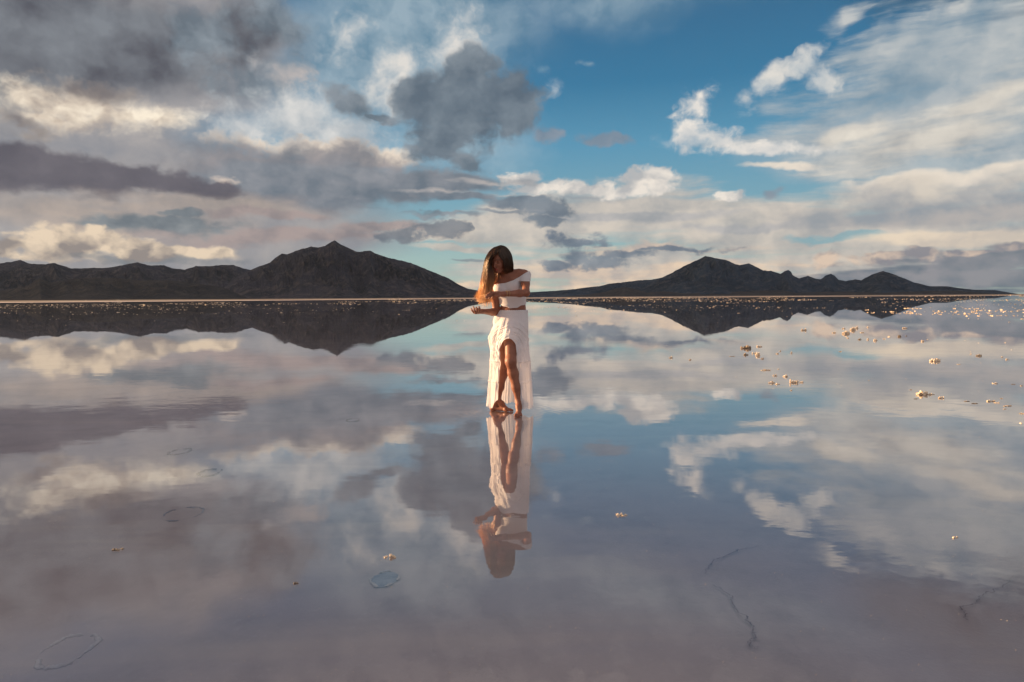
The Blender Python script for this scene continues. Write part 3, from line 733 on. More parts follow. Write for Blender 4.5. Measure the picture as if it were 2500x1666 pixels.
# sleeve
sf = Field(tf.lo, tf.lo + (tf.n - 1) * tf.h, tf.h); sf.n = tf.n; sf.d = np.full(tuple(tf.n), 1.0, np.float32)
mL = shL * 0.5 + elbL * 0.5
sf.chain([shL + (0.004, 0, 0.0), mL], [0.043 + TH, 0.040 + TH], k=0.02)
sf.cone(shL + (-0.07, -0.01, -0.05), shL, 0.05 + TH, 0.042 + TH, k=0.03)
zs = A(1300, 768, 6.45)[2] + (TX - shL[0]) * -0.05
sf.d = np.maximum(np.maximum(sf.d, (zs - TZ) * 0.9), (TZ - zn) * 0.9).astype(np.float32)
sl2 = tuple(slice(0, k) for k in tf.n)
tf.smin(sl2, sf.d, 0.012)
tV, tF = tf.mesh()
top = fast_mesh('cropped_top', tV, tF, M_TOP, person)

# ------------------------------------------------------------------ skirt
NU, NV = 900, 230
th = np.linspace(-math.pi, math.pi, NU + 1)[:-1]
# outline in photo measures: v -> left x, right x
vs = np.array([86, 118, 170, 250, 330, 400, 460, 560, 640, 760, 900, 1060, 1200, 1290, 1345])
xl = np.array([522, 512, 494, 460, 430, 402, 387, 397, 410, 407, 400, 386, 374, 365, 362])
xr = np.array([876, 881, 884, 886, 887, 887, 888, 890, 893, 908, 915, 926, 933, 938, 940])
yf = np.array([.078, .085, .105, .140, .172, .192, .205, .215, .215, .205, .20, .20, .20, .20, .20])   # front half depth
yb = np.array([.080, .085, .105, .125, .140, .150, .158, .165, .17, .175, .18, .19, .20, .20, .20])
zz = np.array([B(650, v, 6.50)[2] for v in vs])
XL = np.array([B(x, v, 6.50)[0] for x, v in zip(xl, vs)]); XR = np.array([B(x, v, 6.50)[0] for x, v in zip(xr, vs)])
def prof(a, z): return np.interp(-z, -zz, a)
z_top = zz[0] - 0.012
rnd = np.random.RandomState(4)
def sm(x, a, b):
    t_ = np.clip((x - a) / (b - a), 0, 1); return t_ * t_ * (3 - 2 * t_)
thd = np.degrees(th)
# hem height round the figure; between the two edges the cloth is gathered up over the leg
z_hem = 0.052 + 0.012 * np.sin(th * 3 + 1.0) + 0.005 * np.sin(th * 17) + 0.002 * np.sin(th * 41 + 2)
z_hem = z_hem + np.where(np.abs(thd) > 100, 0.012, 0)
arch_c, oL, oR = -1.0, -33.0, 24.0
z_arch = B(640, 450, 6.31)[2] - 0.10 * np.clip(np.abs(thd - arch_c) / 27, 0, 1.5) ** 2.2
inn = sm(thd, oL - 1.5, oL + 4.0) * (1 - sm(thd, oR - 4.0, oR + 1.5))
slant = 0.085 * sm(thd, oL - 22, oL) * (thd < 0) * (1 - inn)          # the left panel's corner is cut upward
z_hem = (z_hem + slant) * (1 - inn) + z_arch * inn
t_ = np.linspace(0, 1, NV)
TH_, T_ = np.meshgrid(th, t_, indexing='ij')
Zraw = z_top + (0.02 - z_top) * T_
Z = np.maximum(Zraw, z_hem[:, None])
XLz, XRz = prof(XL, Z), prof(XR, Z); yfz, ybz = prof(yf, Z), prof(yb, Z)
cx, a = (XLz + XRz) / 2, (XRz - XLz) / 2
Xs = cx + a * np.sin(TH_)
yc = 6.515
# the left panel is drawn flat from the raised knee back to the hip
yc = yc + 0.10 * sm(B(660, 500, 6.5)[0] - Xs, 0.0, 0.22) * (np.cos(TH_) > 0) * np.cos(TH_) * sm(z_top - Z, 0.08, 0.3)
front = np.cos(TH_)
knee_push = 0.055 * np.exp(-((Xs - B(640, 450, 6.31)[0]) / 0.085) ** 2) * np.exp(-((Z - z_arch.max() - 0.02) / 0.16) ** 2) * (front > 0)
Ys = yc - np.where(front > 0, yfz, ybz) * front - knee_push
# pleats: narrow at the waistband, deeper below
d_ = sm(z_top - Z, 0.0, 0.22); deep = sm(z_top - Z, 0.1, 0.9)
ph = 2.2 * np.sin(TH_ * 3 + 0.7) + 1.2 * np.sin(TH_ * 7 + 2.0 + Z * 1.5)
mod = 0.35 + 1.1 * fbm(TH_ * 4 + 31, Z * 1.6 + 2, 3, 71)
pl = mod * (0.0016 * np.sin(TH_ * 46 + ph) * (0.6 + 0.4 * d_) + 0.0020 * deep * np.sin(TH_ * 21 + ph * 1.3 + 0.8 * Z) + 0.011 * deep * np.sin(TH_ * 8 + 1.1 + 1.6 * Z))
pl = pl * np.where(np.abs(np.degrees(TH_)) < 100, 1.0, 1.25)
fine = (fbm(TH_ * 26 + 60, Z * 9 + 3, 4, 21) - 0.5) * 0.007 * d_
# gathered arches over the leg
ca = B(648, 590, 6.31); rx_, rz_ = 0.098, 0.112
rho = np.sqrt(((Xs - ca[0]) / rx_) ** 2 + (np.maximum(Z - ca[2], -0.02 + 0 * Z) / rz_) ** 2 + 1e-9)
dd = (rho - 1.0)
wgt = sm(dd, -0.25, 0.05) * (1 - sm(dd, 1.1, 1.9)) * (front > 0) * sm(Z, ca[2] - 0.30, ca[2] - 0.02)
wob = (fbm(TH_ * 6 + 9, Z * 7 + 5, 4, 33) - 0.5) * 3.2
ang = np.arctan2(Z - ca[2] + 0.03, Xs - ca[0])
rdg = fbm(dd * 5.5 + 0.55 * ang + wob * 0.10 + 7, ang * 0.9 + 4, 4, 51, 0.55, ridged=True)
rdg2 = fbm(dd * 13 - 0.8 * ang + 17, ang * 1.3 + 9, 3, 57, 0.5, ridged=True)
gat = (0.022 * (rdg - 0.6) + 0.0045 * (rdg2 - 0.6)) * wgt
big = (fbm(TH_ * 2.6 + 20, Z * 5 + 8, 3, 44) - 0.5) * 0.030 * wgt
# little tier seams that pucker the cloth
seam = 0
for zv in (B(800, 745, 6.4)[2], B(800, 1010, 6.4)[2]):
    seam = seam + 0.006 * np.exp(-((Z - zv) / 0.006) ** 2) * (1 - inn[:, None])
off = pl * (1 - 0.75 * wgt) + fine + gat + big + seam
nxd = np.sin(TH_); nyd = -np.cos(TH_)
# the edges of the opening roll inward and hang in loose waves
edgeL = np.exp(-((np.degrees(TH_) - (oL - 1)) / 5.0) ** 2); edgeR = np.exp(-((np.degrees(TH_) - (oR + 1)) / 5.0) ** 2)
low = sm(z_arch.max() - Z, 0.0, 0.12)
Xs = Xs + off * nxd + low * edgeL * 0.007 * np.sin(Z * 34 + 3 * np.sin(Z * 11)) + low * edgeR * 0.006 * np.sin(Z * 30)
Ys = Ys + off * nyd + low * edgeL * 0.012 * np.sin(Z * 27 + 1.0)
# keep the cloth outside the body
for it in range(4):
    ii = [np.clip(np.round((q - body.lo[k]) / body.h).astype(int), 0, body.n[k] - 1) for k, q in enumerate((Xs, Ys, Z))]
    dist = lower_d[ii[0], ii[1], ii[2]]
    push = np.clip(0.007 - dist, 0, 0.03)
    Xs = Xs + push * nxd; Ys = Ys + push * nyd
Vs = np.stack([Xs, Ys, Z], -1)
iu = np.arange(NU); f0 = []
I = np.arange(NU * NV).reshape(NU, NV); I2 = np.roll(I, -1, 0)
F = np.stack([I[:, :-1], I[:, 1:], I2[:, 1:], I2[:, :-1]], -1).reshape(-1, 4)
keep = (Zraw > z_hem[:, None] - 1e-6).reshape(-1)
F = F[keep[F].any(1)]
skirt = fast_mesh('long_skirt', Vs.reshape(-1, 3), F, M_SKIRT, person)
# waistband
nb = 160; tb = np.linspace(-math.pi, math.pi, nb + 1)[:-1]
Vb = []; 
for k, (dz_, gr) in enumerate(((0.0, 0.002), (0.010, 0.0035), (0.020, 0.002), (0.020, -0.002), (0.0, -0.002))):
    zb = z_top - 0.012 + dz_
    aw = (prof(XR, zb) - prof(XL, zb)) / 2; cw = (prof(XR, zb) + prof(XL, zb)) / 2
    for q in tb:
        Vb.append((cw + (aw + gr) * math.sin(q), 6.515 - ((prof(yf, zb) if math.cos(q) > 0 else prof(yb, zb)) + gr) * math.cos(q), zb + 0.0015 * math.sin(q * 40)))
I = np.arange(5 * nb).reshape(5, nb); I2 = np.roll(I, -1, 1); Id = np.roll(I, -1, 0)
Fb = np.stack([I, I2, np.roll(I2, -1, 0), Id], -1).reshape(-1, 4)
fast_mesh('waistband', np.array(Vb), Fb, M_SKIRT, skirt)

# ------------------------------------------------------------------ hair
def hair_material():
    m, t = material('brown_to_blond_hair')
    g = t.new('ShaderNodeNewGeometry'); p = g.outputs['Position']
    x, y, z = t.sep(p)
    n = t.noise(t.mapping(p, scale=(60, 60, 4)), 1.0, 3, 0.6)
    k = t.math('ADD', z, t.math('MULTIPLY', t.math('SUBTRACT', n, 0.5), 0.10))
    c = t.ramp(t.rng(k, 1.44, 1.13, smooth=False), [(0.0, lin(62, 38, 25)), (0.25, lin(78, 48, 29)), (0.5, lin(150, 92, 46)), (0.75, lin(222, 166, 100)), (1.0, lin(240, 206, 150))])  # ombre; tips painted paler still to add backlit glow
    # golden streaks near the parting, her right side
    st = t.math('MULTIPLY', t.rng(n, 0.52, 0.66), t.rng(x, -0.08, -0.13))
    c = t.mix(t.math('MULTIPLY', st, 0.7), c, lin(176, 120, 66))
    d = t.new('ShaderNodeBsdfDiffuse'); t.put(d.inputs[0], c)
    tl = t.new('ShaderNodeBsdfTranslucent'); t.put(tl.inputs[0], t.mix(1.0, c, (1.0, 0.88, 0.66, 1), 'MULTIPLY'))
    m1 = t.new('ShaderNodeMixShader'); m1.inputs[0].default_value = 0.66
    t.l.new(d.outputs[0], m1.inputs[1]); t.l.new(tl.outputs[0], m1.inputs[2])
    gl = t.new('ShaderNodeBsdfGlossy'); gl.inputs['Roughness'].default_value = 0.33; t.put(gl.inputs[0], t.mix(0.5, c, (0.9, 0.8, 0.7, 1)))
    m2 = t.new('ShaderNodeMixShader'); m2.inputs[0].default_value = 0.13
    t.l.new(m1.outputs[0], m2.inputs[1]); t.l.new(gl.outputs[0], m2.inputs[2])
    t.l.new(m2.outputs[0], t.out.inputs[0]); return m
M_HAIR = hair_material()
hf = Field(headc - 0.17, headc + 0.17, 0.004)
hf.ell(Hd(0, 0.018, 0.036), (0.083, 0.104, 0.096), HM, k=0.02)
hf.ell(Hd(0.02, 0.055, -0.02), (0.070, 0.070, 0.085), HM, k=0.04)
hf.ell(Hd(0.0, -0.105, -0.015), (0.066, 0.074, 0.108), HM, k=0.012, cut=True)
gx = [hf.lo[i] + hf.h * np.arange(hf.n[i]) for i in range(3)]
HX, HY, HZ = np.meshgrid(*gx, indexing='ij')
Q = np.stack([HX - headc[0], HY - headc[1], HZ - headc[2]], -1) @ HM
hf.d = hf.d + (0.0035 * np.sin(np.arctan2(Q[..., 0], Q[..., 1] + 0.02) * 34 + 3 * np.sin(Q[..., 2] * 30)) * np.clip((Q[..., 1] + 0.03) * 25, 0, 1)).astype(np.float32)
hV, hF = hf.mesh()
hair = fast_mesh('hair', hV, hF, M_HAIR, person)

rng_ = np.random.RandomState(12)
def spline(P, n):
    P = np.array(P); m = len(P)
    Pp = np.vstack([2 * P[0] - P[1], P, 2 * P[-1] - P[-2]])
    out = []
    for q in np.linspace(0, m - 1 - 1e-6, n):
        i = int(q); u = q - i
        p0, p1, p2, p3 = Pp[i:i + 4]
        out.append(0.5 * ((2 * p1) + (-p0 + p2) * u + (2 * p0 - 5 * p1 + 4 * p2 - p3) * u * u + (-p0 + 3 * p1 - 3 * p2 + p3) * u ** 3))
    return np.array(out)
def strands(name, guides, count, parent, r0=0.0034, n=26, spread=0.010, wave=0.004, seed=1, trim=0.25):
    rs = np.random.RandomState(seed)
    Gs = [spline(np.array([A(*p) for p in g]), n) for g in guides]
    V, F = [], []
    ks = 5
    for c in range(count):
        q = rs.uniform(0, len(Gs) - 1.001); i = int(q); u = q - i
        L = Gs[i] * (1 - u) + Gs[i + 1] * u
        tt = np.linspace(0, 1, n)[:, None]
        o = rs.normal(0, spread, 3) * np.array((1, 0.8, 0.4))
        L = L + o * (0.25 + 0.75 * tt) + wave * np.sin(tt * rs.uniform(5, 14) + rs.uniform(0, 6)) * np.array((1, 0.6, 0)) * tt
        end = max(4, int(n * (1 - rs.uniform(0, trim))))
        L = L[:end]; m = len(L)
        rr = r0 * rs.uniform(0.55, 1.25) * (1 - 0.86 * (np.linspace(0, 1, m)) ** 2.2)
        tg = np.gradient(L, axis=0); tg /= np.linalg.norm(tg, axis=1)[:, None] + 1e-9
        s1 = np.cross(tg, (0.1, 1.0, 0.05)); s1 /= np.linalg.norm(s1, axis=1)[:, None] + 1e-9
        s2 = np.cross(tg, s1)
        b = len(V) and sum(len(v) for v in V)
        ang = np.arange(ks) / ks * 2 * math.pi
        ring = L[:, None, :] + rr[:, None, None] * (np.cos(ang)[None, :, None] * s1[:, None, :] + np.sin(ang)[None, :, None] * s2[:, None, :] * 0.7)
        V.append(ring.reshape(-1, 3))
        I = np.arange(m * ks).reshape(m, ks) + b; I2 = np.roll(I, -1, 1)
        F.append(np.stack([I[:-1], I2[:-1], I2[1:], I[1:]], -1).reshape(-1, 4))
    return fast_mesh(name, np.concatenate(V), np.concatenate(F), M_HAIR, parent)
gl_ = [
    [(845, 148, 6.44), (740, 190, 6.42), (660, 300, 6.41), (620, 440, 6.40), (590, 600, 6.39), (560, 760, 6.37), (520, 900, 6.36), (455, 1000, 6.35), (385, 1066, 6.35)],
    [(848, 155, 6.39), (740, 205, 6.355), (655, 330, 6.345), (615, 480, 6.34), (592, 640, 6.34), (566, 800, 6.33), (535, 940, 6.32), (495, 1060, 6.31), (450, 1130, 6.31)],
    [(850, 162, 6.355), (760, 225, 6.305), (672, 350, 6.30), (632, 500, 6.31), (610, 660, 6.31), (588, 820, 6.30), (570, 960, 6.30), (545, 1090, 6.30), (510, 1190, 6.30)],
    [(852, 172, 6.335), (775, 240, 6.28), (690, 360, 6.28), (655, 510, 6.30), (650, 680, 6.305), (625, 840, 6.30), (608, 990, 6.29), (592, 1130, 6.29), (575, 1250, 6.30)],
    [(854, 172, 6.345), (826, 232, 6.315), (758, 300, 6.312), (704, 380, 6.325), (672, 500, 6.345), (690, 680, 6.34), (668, 840, 6.32), (650, 990, 6.30), (640, 1130, 6.30), (640, 1250, 6.31)],
    [(855, 174, 6.345), (830, 240, 6.313), (770, 300, 6.314), (712, 376, 6.335), (684, 470, 6.37), (728, 660, 6.365), (712, 830, 6.34), (690, 980, 6.32), (690, 1120, 6.32), (710, 1240, 6.33)],
    [(856, 175, 6.345), (834, 246, 6.314), (780, 302, 6.318), (716, 384, 6.35), (690, 480, 6.39), (762, 650, 6.39), (735, 800, 6.355), (712, 930, 6.33), (720, 1050, 6.33), (730, 1180, 6.34)],
]
strands('hair_lock', gl_, 700, hair, 0.0028, 30, 0.009, 0.007, 3, 0.3)
strands('hair_wisp', gl_[:4], 110, hair, 0.0014, 30, 0.022, 0.012, 8, 0.1)
gb_ = [
    [(848, 158, 6.43), (770, 240, 6.41), (722, 380, 6.415), (722, 520, 6.43), (742, 640, 6.44), (730, 760, 6.42), (700, 880, 6.39)],
    [(852, 158, 6.44), (790, 240, 6.43), (748, 390, 6.44), (752, 530, 6.455), (790, 640, 6.46), (785, 740, 6.445), (740, 840, 6.42)],
    [(858, 160, 6.45), (815, 250, 6.44), (790, 400, 6.43), (800, 530, 6.42), (838, 625, 6.41), (815, 720, 6.40), (770, 800, 6.39)],
    [(856, 158, 6.46), (810, 250, 6.46), (785, 400, 6.47), (800, 540, 6.48), (850, 640, 6.475), (820, 720, 6.45), (770, 800, 6.43)],
]
strands('hair_lock', gb_, 420, hair, 0.0036, 24, 0.006, 0.004, 15, 0.3)
gk_ = [
    [(850, 150, 6.47), (740, 205, 6.50), (662, 370, 6.53), (640, 560, 6.55), (640, 720, 6.56), (625, 880, 6.55)],
    [(856, 150, 6.49), (790, 220, 6.54), (720, 390, 6.57), (705, 560, 6.58), (705, 720, 6.59), (690, 870, 6.58)],
    [(860, 150, 6.50), (840, 220, 6.56), (800, 400, 6.59), (790, 560, 6.60), (800, 720, 6.61), (780, 850, 6.61)],
]
strands('hair_lock', gk_, 420, hair, 0.0038, 22, 0.008, 0.004, 25, 0.25)
gr_ = [
    [(856, 172, 6.345), (845, 250, 6.306), (888, 335, 6.30), (935, 430, 6.31), (958, 540, 6.335), (935, 610, 6.36), (880, 655, 6.38)],
    [(858, 165, 6.355), (900, 225, 6.318), (968, 330, 6.31), (995, 440, 6.33), (1000, 540, 6.36), (975, 620, 6.39), (925, 660, 6.40)],
    [(864, 156, 6.38), (945, 190, 6.355), (1010, 300, 6.355), (1042, 420, 6.375), (1052, 520, 6.40), (1045, 590, 6.43), (1020, 620, 6.44)],
    [(868, 150, 6.43), (960, 180, 6.42), (1036, 290, 6.42), (1066, 410, 6.43), (1080, 520, 6.45), (1072, 600, 6.48), (1058, 650, 6.52)],
    [(868, 150, 6.48), (960, 185, 6.50), (1030, 300, 6.51), (1062, 430, 6.52), (1076, 540, 6.54), (1078, 640, 6.58), (1070, 800, 6.62)],
]
strands('hair_lock', gr_, 620, hair, 0.0030, 24, 0.005, 0.004, 5, 0.36)
# bracelets on her left wrist
def gold():
    m, t = material('thin_gold_metal')
    b = principled(t, lin(190, 160, 110), 0.3, 0.5); b.inputs['Metallic'].default_value = 1.0
    t.l.new(b.outputs[0], t.out.inputs[0]); return m
M_GOLD = gold()
def torus(name, c, axis, R_, r_, mat, parent, n=28, k=8):
    ax_ = Vector(axis).normalized(); q = Vector((0, 0, 1)).rotation_difference(ax_)
    V = []
    for i in range(n):
        for j in range(k):
            a_, b_ = i / n * 2 * math.pi, j / k * 2 * math.pi
            v = q @ Vector(((R_ + r_ * math.cos(b_)) * math.cos(a_), (R_ + r_ * math.cos(b_)) * math.sin(a_), r_ * math.sin(b_)))
            V.append(Vector(c) + v)
    I = np.arange(n * k).reshape(n, k); I2 = np.roll(I, -1, 0); J = np.roll(I, -1, 1); J2 = np.roll(I2, -1, 1)
    return fast_mesh(name, np.array(V), np.stack([I, I2, J2, J], -1).reshape(-1, 4), mat, parent)
axw = wriL - elbL
for f_ in (0.90, 0.78):
    c = elbL + axw * f_
    torus('bracelet', c, axw + np.array((0, 0, 0.02)), 0.0262, 0.0022, M_GOLD, person)
# ------------------------------------------------------------------ salt crust lying on the water
def salt_material(name, c1, c2, c3):
    m, t = material(name)
    p = t.new('ShaderNodeNewGeometry').outputs['Position']
    n = t.noise(p, 16, 5, 0.65); n2 = t.noise(p, 120, 3, 0.6)
    c = t.mix(t.rng(n, 0.35, 0.65), c1, c2)
    c = t.mix(t.math('MULTIPLY', t.rng(n2, 0.5, 0.7), 0.5), c, c3)
    b = principled(t, c, 0.7, 0.4, bump(t, t.math('ADD', n, n2), 0.8, 0.006))
    b.inputs['Subsurface Weight'].default_value = 0.0
    t.l.new(b.outputs[0], t.out.inputs[0]); return m
M_SALT = salt_material('crusted_salt', lin(214, 192, 164), lin(228, 212, 190), lin(176, 152, 124))
M_SALTD = salt_material('muddy_salt', lin(126, 112, 96), lin(168, 152, 134), lin(98, 86, 74))
def hull(rs, c, r, npt=14):
    bm = bmesh.new()
    for i in range(npt):
        v = rs.normal(0, 1, 3); v /= np.linalg.norm(v)
        bm.verts.new(Vector(np.array(c) + v * np.array(r) * rs.uniform(0.75, 1.1)))
    bmesh.ops.convex_hull(bm, input=bm.verts)
    lone = [v for v in bm.verts if not v.link_faces]
    if lone: bmesh.ops.delete(bm, geom=lone, context='VERTS')
    V = np.array([v.co[:] for v in bm.verts]); bm.verts.index_update()
    F = [[v.index for v in f.verts] for f in bm.faces]
    bm.free(); return V, F
def clump(name, loc, w, h, seed, mat, bits=None, dep=0.6, parent=None):
    """one crust of salt: knobbly lumps grown together, w wide, h high"""
    rs = np.random.RandomState(seed)
    bits = bits or max(6, int(7 + w * 60)); bits = min(bits, 34)
    VV, FF, nb = [], [], 0
    for i in range(bits):
        if bits == 1: x = y = 0; r = w / 2
        else:
            x = ((i + 0.5) / bits - 0.5 + rs.uniform(-0.3, 0.3) / bits) * w * 0.80; y = rs.uniform(-0.5, 0.5) * w * dep * 0.30
            r = max(w * rs.uniform(0.06, 0.14) * (1.15 - 0.9 * abs(x) / w), 0.95 * w / bits)
        hz = max(h * 0.78 * rs.choice([0.4, 0.6, 0.8, 1.05]) * (1 - 1.6 * (x / w) ** 2), 0.010)
        V, F = hull(rs, (x, y, hz * 0.42 - 0.003), (r, r * 0.85, hz * 0.62), rs.randint(7, 13))
        V = V * (1 + rs.normal(0, 0.02, V.shape))
        VV.append(V); FF += [[k + nb for k in f] for f in F]; nb += len(V)
    o = mesh_obj(name, np.concatenate(VV), FF, mat, parent)
    o.location = loc; o.rotation_euler = (0, 0, rs.uniform(-0.25, 0.25)); return o
def Sp(u, v): return ground_at(1600 + u / 2.614, 740 + v / 2.614, 0.0)
def mpu(u, v):                       # metres per unit of those measures
    g = Sp(u, v); return g.y / FPX / 2.614
GRP_R = 'salt crusts on the water to the right of the woman'
# (u, v, width, height share, dark?, label)
named = [
    (2333, 757, 50, .62, 0, 'rounded egg-shaped salt lump, the nearest one at the edge of the water on the right', 1),
    (2340, 703, 38, .30, 0, 'small flat salt crust just beyond the rounded egg-shaped lump'),
    (1712, 572, 105, .36, 0, 'longest pale crumbly salt crust, highest at its left end'),
    (1762, 580, 40, .34, 0, 'knobbly salt lump joined against the right end of the longest crust'),
    (1825, 602, 48, .38, 0, 'stubby salt lump lying nearer than the end of the longest crust'),
    (1662, 611, 36, .14, 1, 'low brownish salt scrap lying in front of the longest crust'),
    (1630, 552, 20, .40, 0, 'tiny salt crumb off the left end of the longest crust'),
    (1988, 626, 42, .18, 1, 'low brown salt sliver between the longest crust and the long pale bar'),
    (2038, 641, 46, .10, 1, 'very flat brown salt sliver almost level with the water'),
    (2142, 622, 66, .30, 0, 'long pale salt bar slanting towards the viewer near the right edge'),
    (2178, 633, 36, .40, 0, 'chunky salt lump at the near end of the long pale bar'),
    (2208, 607, 22, .50, 0, 'small salt knob behind the long pale bar'),
    (2250, 656, 78, .10, 1, 'flat muddy salt patch just in front of the long pale bar'),
    (2230, 675, 28, .30, 0, 'small salt crumb in front of the flat muddy patch'),
    (2168, 510, 38, .36, 0, 'pale salt lump alone on the water beyond the long pale bar'),
    (2285, 518, 26, .20, 1, 'small dark salt scrap beyond the long pale bar'),
    (2335, 525, 22, .60, 0, 'small upright salt knob close to the right edge beyond the long bar'),
    (885, 497, 68, .52, 0, 'tall heap of broken salt blocks, largest of the middle group'),
    (931, 502, 34, .52, 0, 'salt block leaning on the right side of the tall heap'),
    (742, 505, 50, .40, 0, 'thin pointed salt crust to the left of the tall heap'),
    (778, 515, 42, .30, 0, 'tapering tail of salt crust trailing off towards the tall heap'),
    (762, 459, 34, .52, 0, 'lumpy salt crust behind the thin pointed crust'),
    (830, 463, 40, .55, 0, 'rough salt knob directly behind the tall heap'),
    (700, 426, 72, .16, 0, 'long very low strip of salt behind the middle group'),
    (786, 421, 16, .50, 0, 'lone tiny salt crumb to the right of the very low strip'),
    (866, 555, 20, .60, 0, 'single small salt crumb nearer than the tall heap'),
    (578, 281, 78, .36, 1, 'wide dark-sided salt crust at the back of the far cluster'),
    (662, 275, 46, .34, 0, 'pale broken salt bits beside the wide dark-sided crust'),
    (578, 325, 40, .54, 1, 'dark blocky salt lump in front of the wide dark-sided crust'),
    (628, 318, 32, .50, 0, 'jagged pale salt block beside the dark blocky lump'),
    (654, 323, 34, 1.0, 0, 'upright pale salt block, tallest of the far cluster'),
    (684, 350, 24, .85, 0, 'small upright salt knob nearer than the tallest block of the far cluster'),
    (795, 304, 18, .65, 0, 'small salt knob to the right of the far cluster'),
    (778, 322, 30, .35, 0, 'pair of tiny fused salt crumbs to the right of the far cluster'),
    (868, 314, 16, 1.1, 0, 'thin upright salt splinter standing alone right of the far cluster'),
    (490, 340, 46, .10, 1, 'faint flat dark salt scrap left of the far cluster'),
    (100, 344, 32, .58, 0, 'square pale salt block alone near the middle of the water'),
    (222, 358, 18, 1.0, 0, 'two tiny stacked salt crumbs right of the lone square block'),
    (1180, 308, 28, .35, 0, 'small salt crumb on the blue reflection'),
    (1787, 363, 86, .32, 0, 'salt crust of three fused lumps with a dark end on the pale reflection'),
    (2063, 333, 42, .40, 1, 'dark hollow salt lump right of the crust of three lumps'),
    (2012, 323, 14, .80, 0, 'tiny salt crumb left of the dark hollow lump'),
    (2212, 343, 18, .60, 0, 'tiny salt crumb right of the dark hollow lump'),
    (2245, 358, 22, .60, 0, 'small salt knob furthest right of the dark hollow lump'),
    (1937, 390, 26, .25, 0, 'small flat salt crumb nearer than the crust of three lumps'),
    (948, 168, 42, .50, 0, 'bright pointed salt lump alone below the right mountain reflection'),
    (1218, 187, 62, .48, 0, 'wide bright salt pile in front of the far glittering rows'),
    (1140, 187, 28, .50, 0, 'small salt knob left of the wide bright pile'),
    (1258, 165, 42, .62, 0, 'tall bright salt pile just behind the wide bright pile'),
    (1286, 156, 24, .80, 0, 'narrow bright salt knob touching the tall bright pile'),
    (1200, 162, 28, .35, 0, 'low salt bar behind the wide bright pile'),
    (1320, 187, 30, .30, 0, 'low salt scrap right of the wide bright pile'),
    (1228, 221, 18, .60, 0, 'small salt crumb nearer than the wide bright pile'),
    (1303, 230, 26, .50, 1, 'small dark salt lump in front of the far glittering rows'),
    (1357, 228, 16, 1.2, 0, 'upright salt splinter between the small dark lump and the jagged pair'),
    (1404, 233, 30, .75, 0, 'jagged pair of fused salt blocks left of the white boulder'),
    (1460, 227, 18, .60, 0, 'small salt block just left of the white boulder'),
    (1490, 208, 28, .85, 0, 'round white salt boulder, smoothest of the far lumps', 1),
    (1558, 208, 26, .85, 1, 'brown blocky salt lump right of the white boulder'),
    (1602, 209, 14, .60, 1, 'tiny dark salt crumb right of the brown blocky lump'),
    (1590, 159, 42, .28, 0, 'low bright salt bar behind the white boulder'),
    (1706, 241, 24, .70, 0, 'salt knob with a narrow base right of the white boulder'),
    (1735, 232, 12, .60, 0, 'tiny salt crumb next to the knob with a narrow base'),
    (1355, 153, 18, .55, 0, 'small bright salt knob right of the tall bright pile'),
]
for i, q in enumerate(named):
    u, v, w, hs, dk, lab = q[:6]
    k = mpu(u, v + w * hs * 0.35); g = Sp(u, v + w * hs * 0.35)
    wm = w * k
    o = clump('salt_crust' if wm > 0.12 else 'salt_lump', (g.x, g.y, 0.0), wm, wm * hs, 100 + i, M_SALTD if dk else M_SALT, bits=(1 if len(q) > 6 else None))
    if len(q) > 6:
        m_ = o.modifiers.new('round', 'SUBSURF'); m_.levels = m_.render_levels = 2
    tag(o, lab, 'salt crust' if wm > 0.12 else 'salt lump', GRP_R)
# foreground
def fg(px, py, w, hs, seed, lab, mat=None, cat='salt lump', name='salt_lump'):
    g = ground_at(px * 1.0625, py * 1.0625, 0.0); wm = w * 1.0625 * g.y / FPX
    tag(clump(name, (g.x, g.y, 0.0), wm, wm * hs * (1.4 if mat is None else 0.7), seed, mat or M_SALT, bits=6, dep=0.7), lab, cat)
fg(1427, 1184, 30, .22, 501, 'pale flat salt chip lying on the water in front of the woman on her left')
fg(898, 1281, 34, .26, 502, 'pale salt chip lying next to the ringed salt hole')
fg(2196, 1236, 18, .30, 503, 'faint small salt chip alone in the dim water at lower right')
fg(268, 1264, 32, .16, 504, 'small dark stone half sunk in the water at the lower left', M_SALTD, 'stone', 'stone')
fg(680, 1341, 14, .16, 505, 'tiny dark stone sunk beyond the ringed salt hole', M_SALTD, 'stone', 'stone')

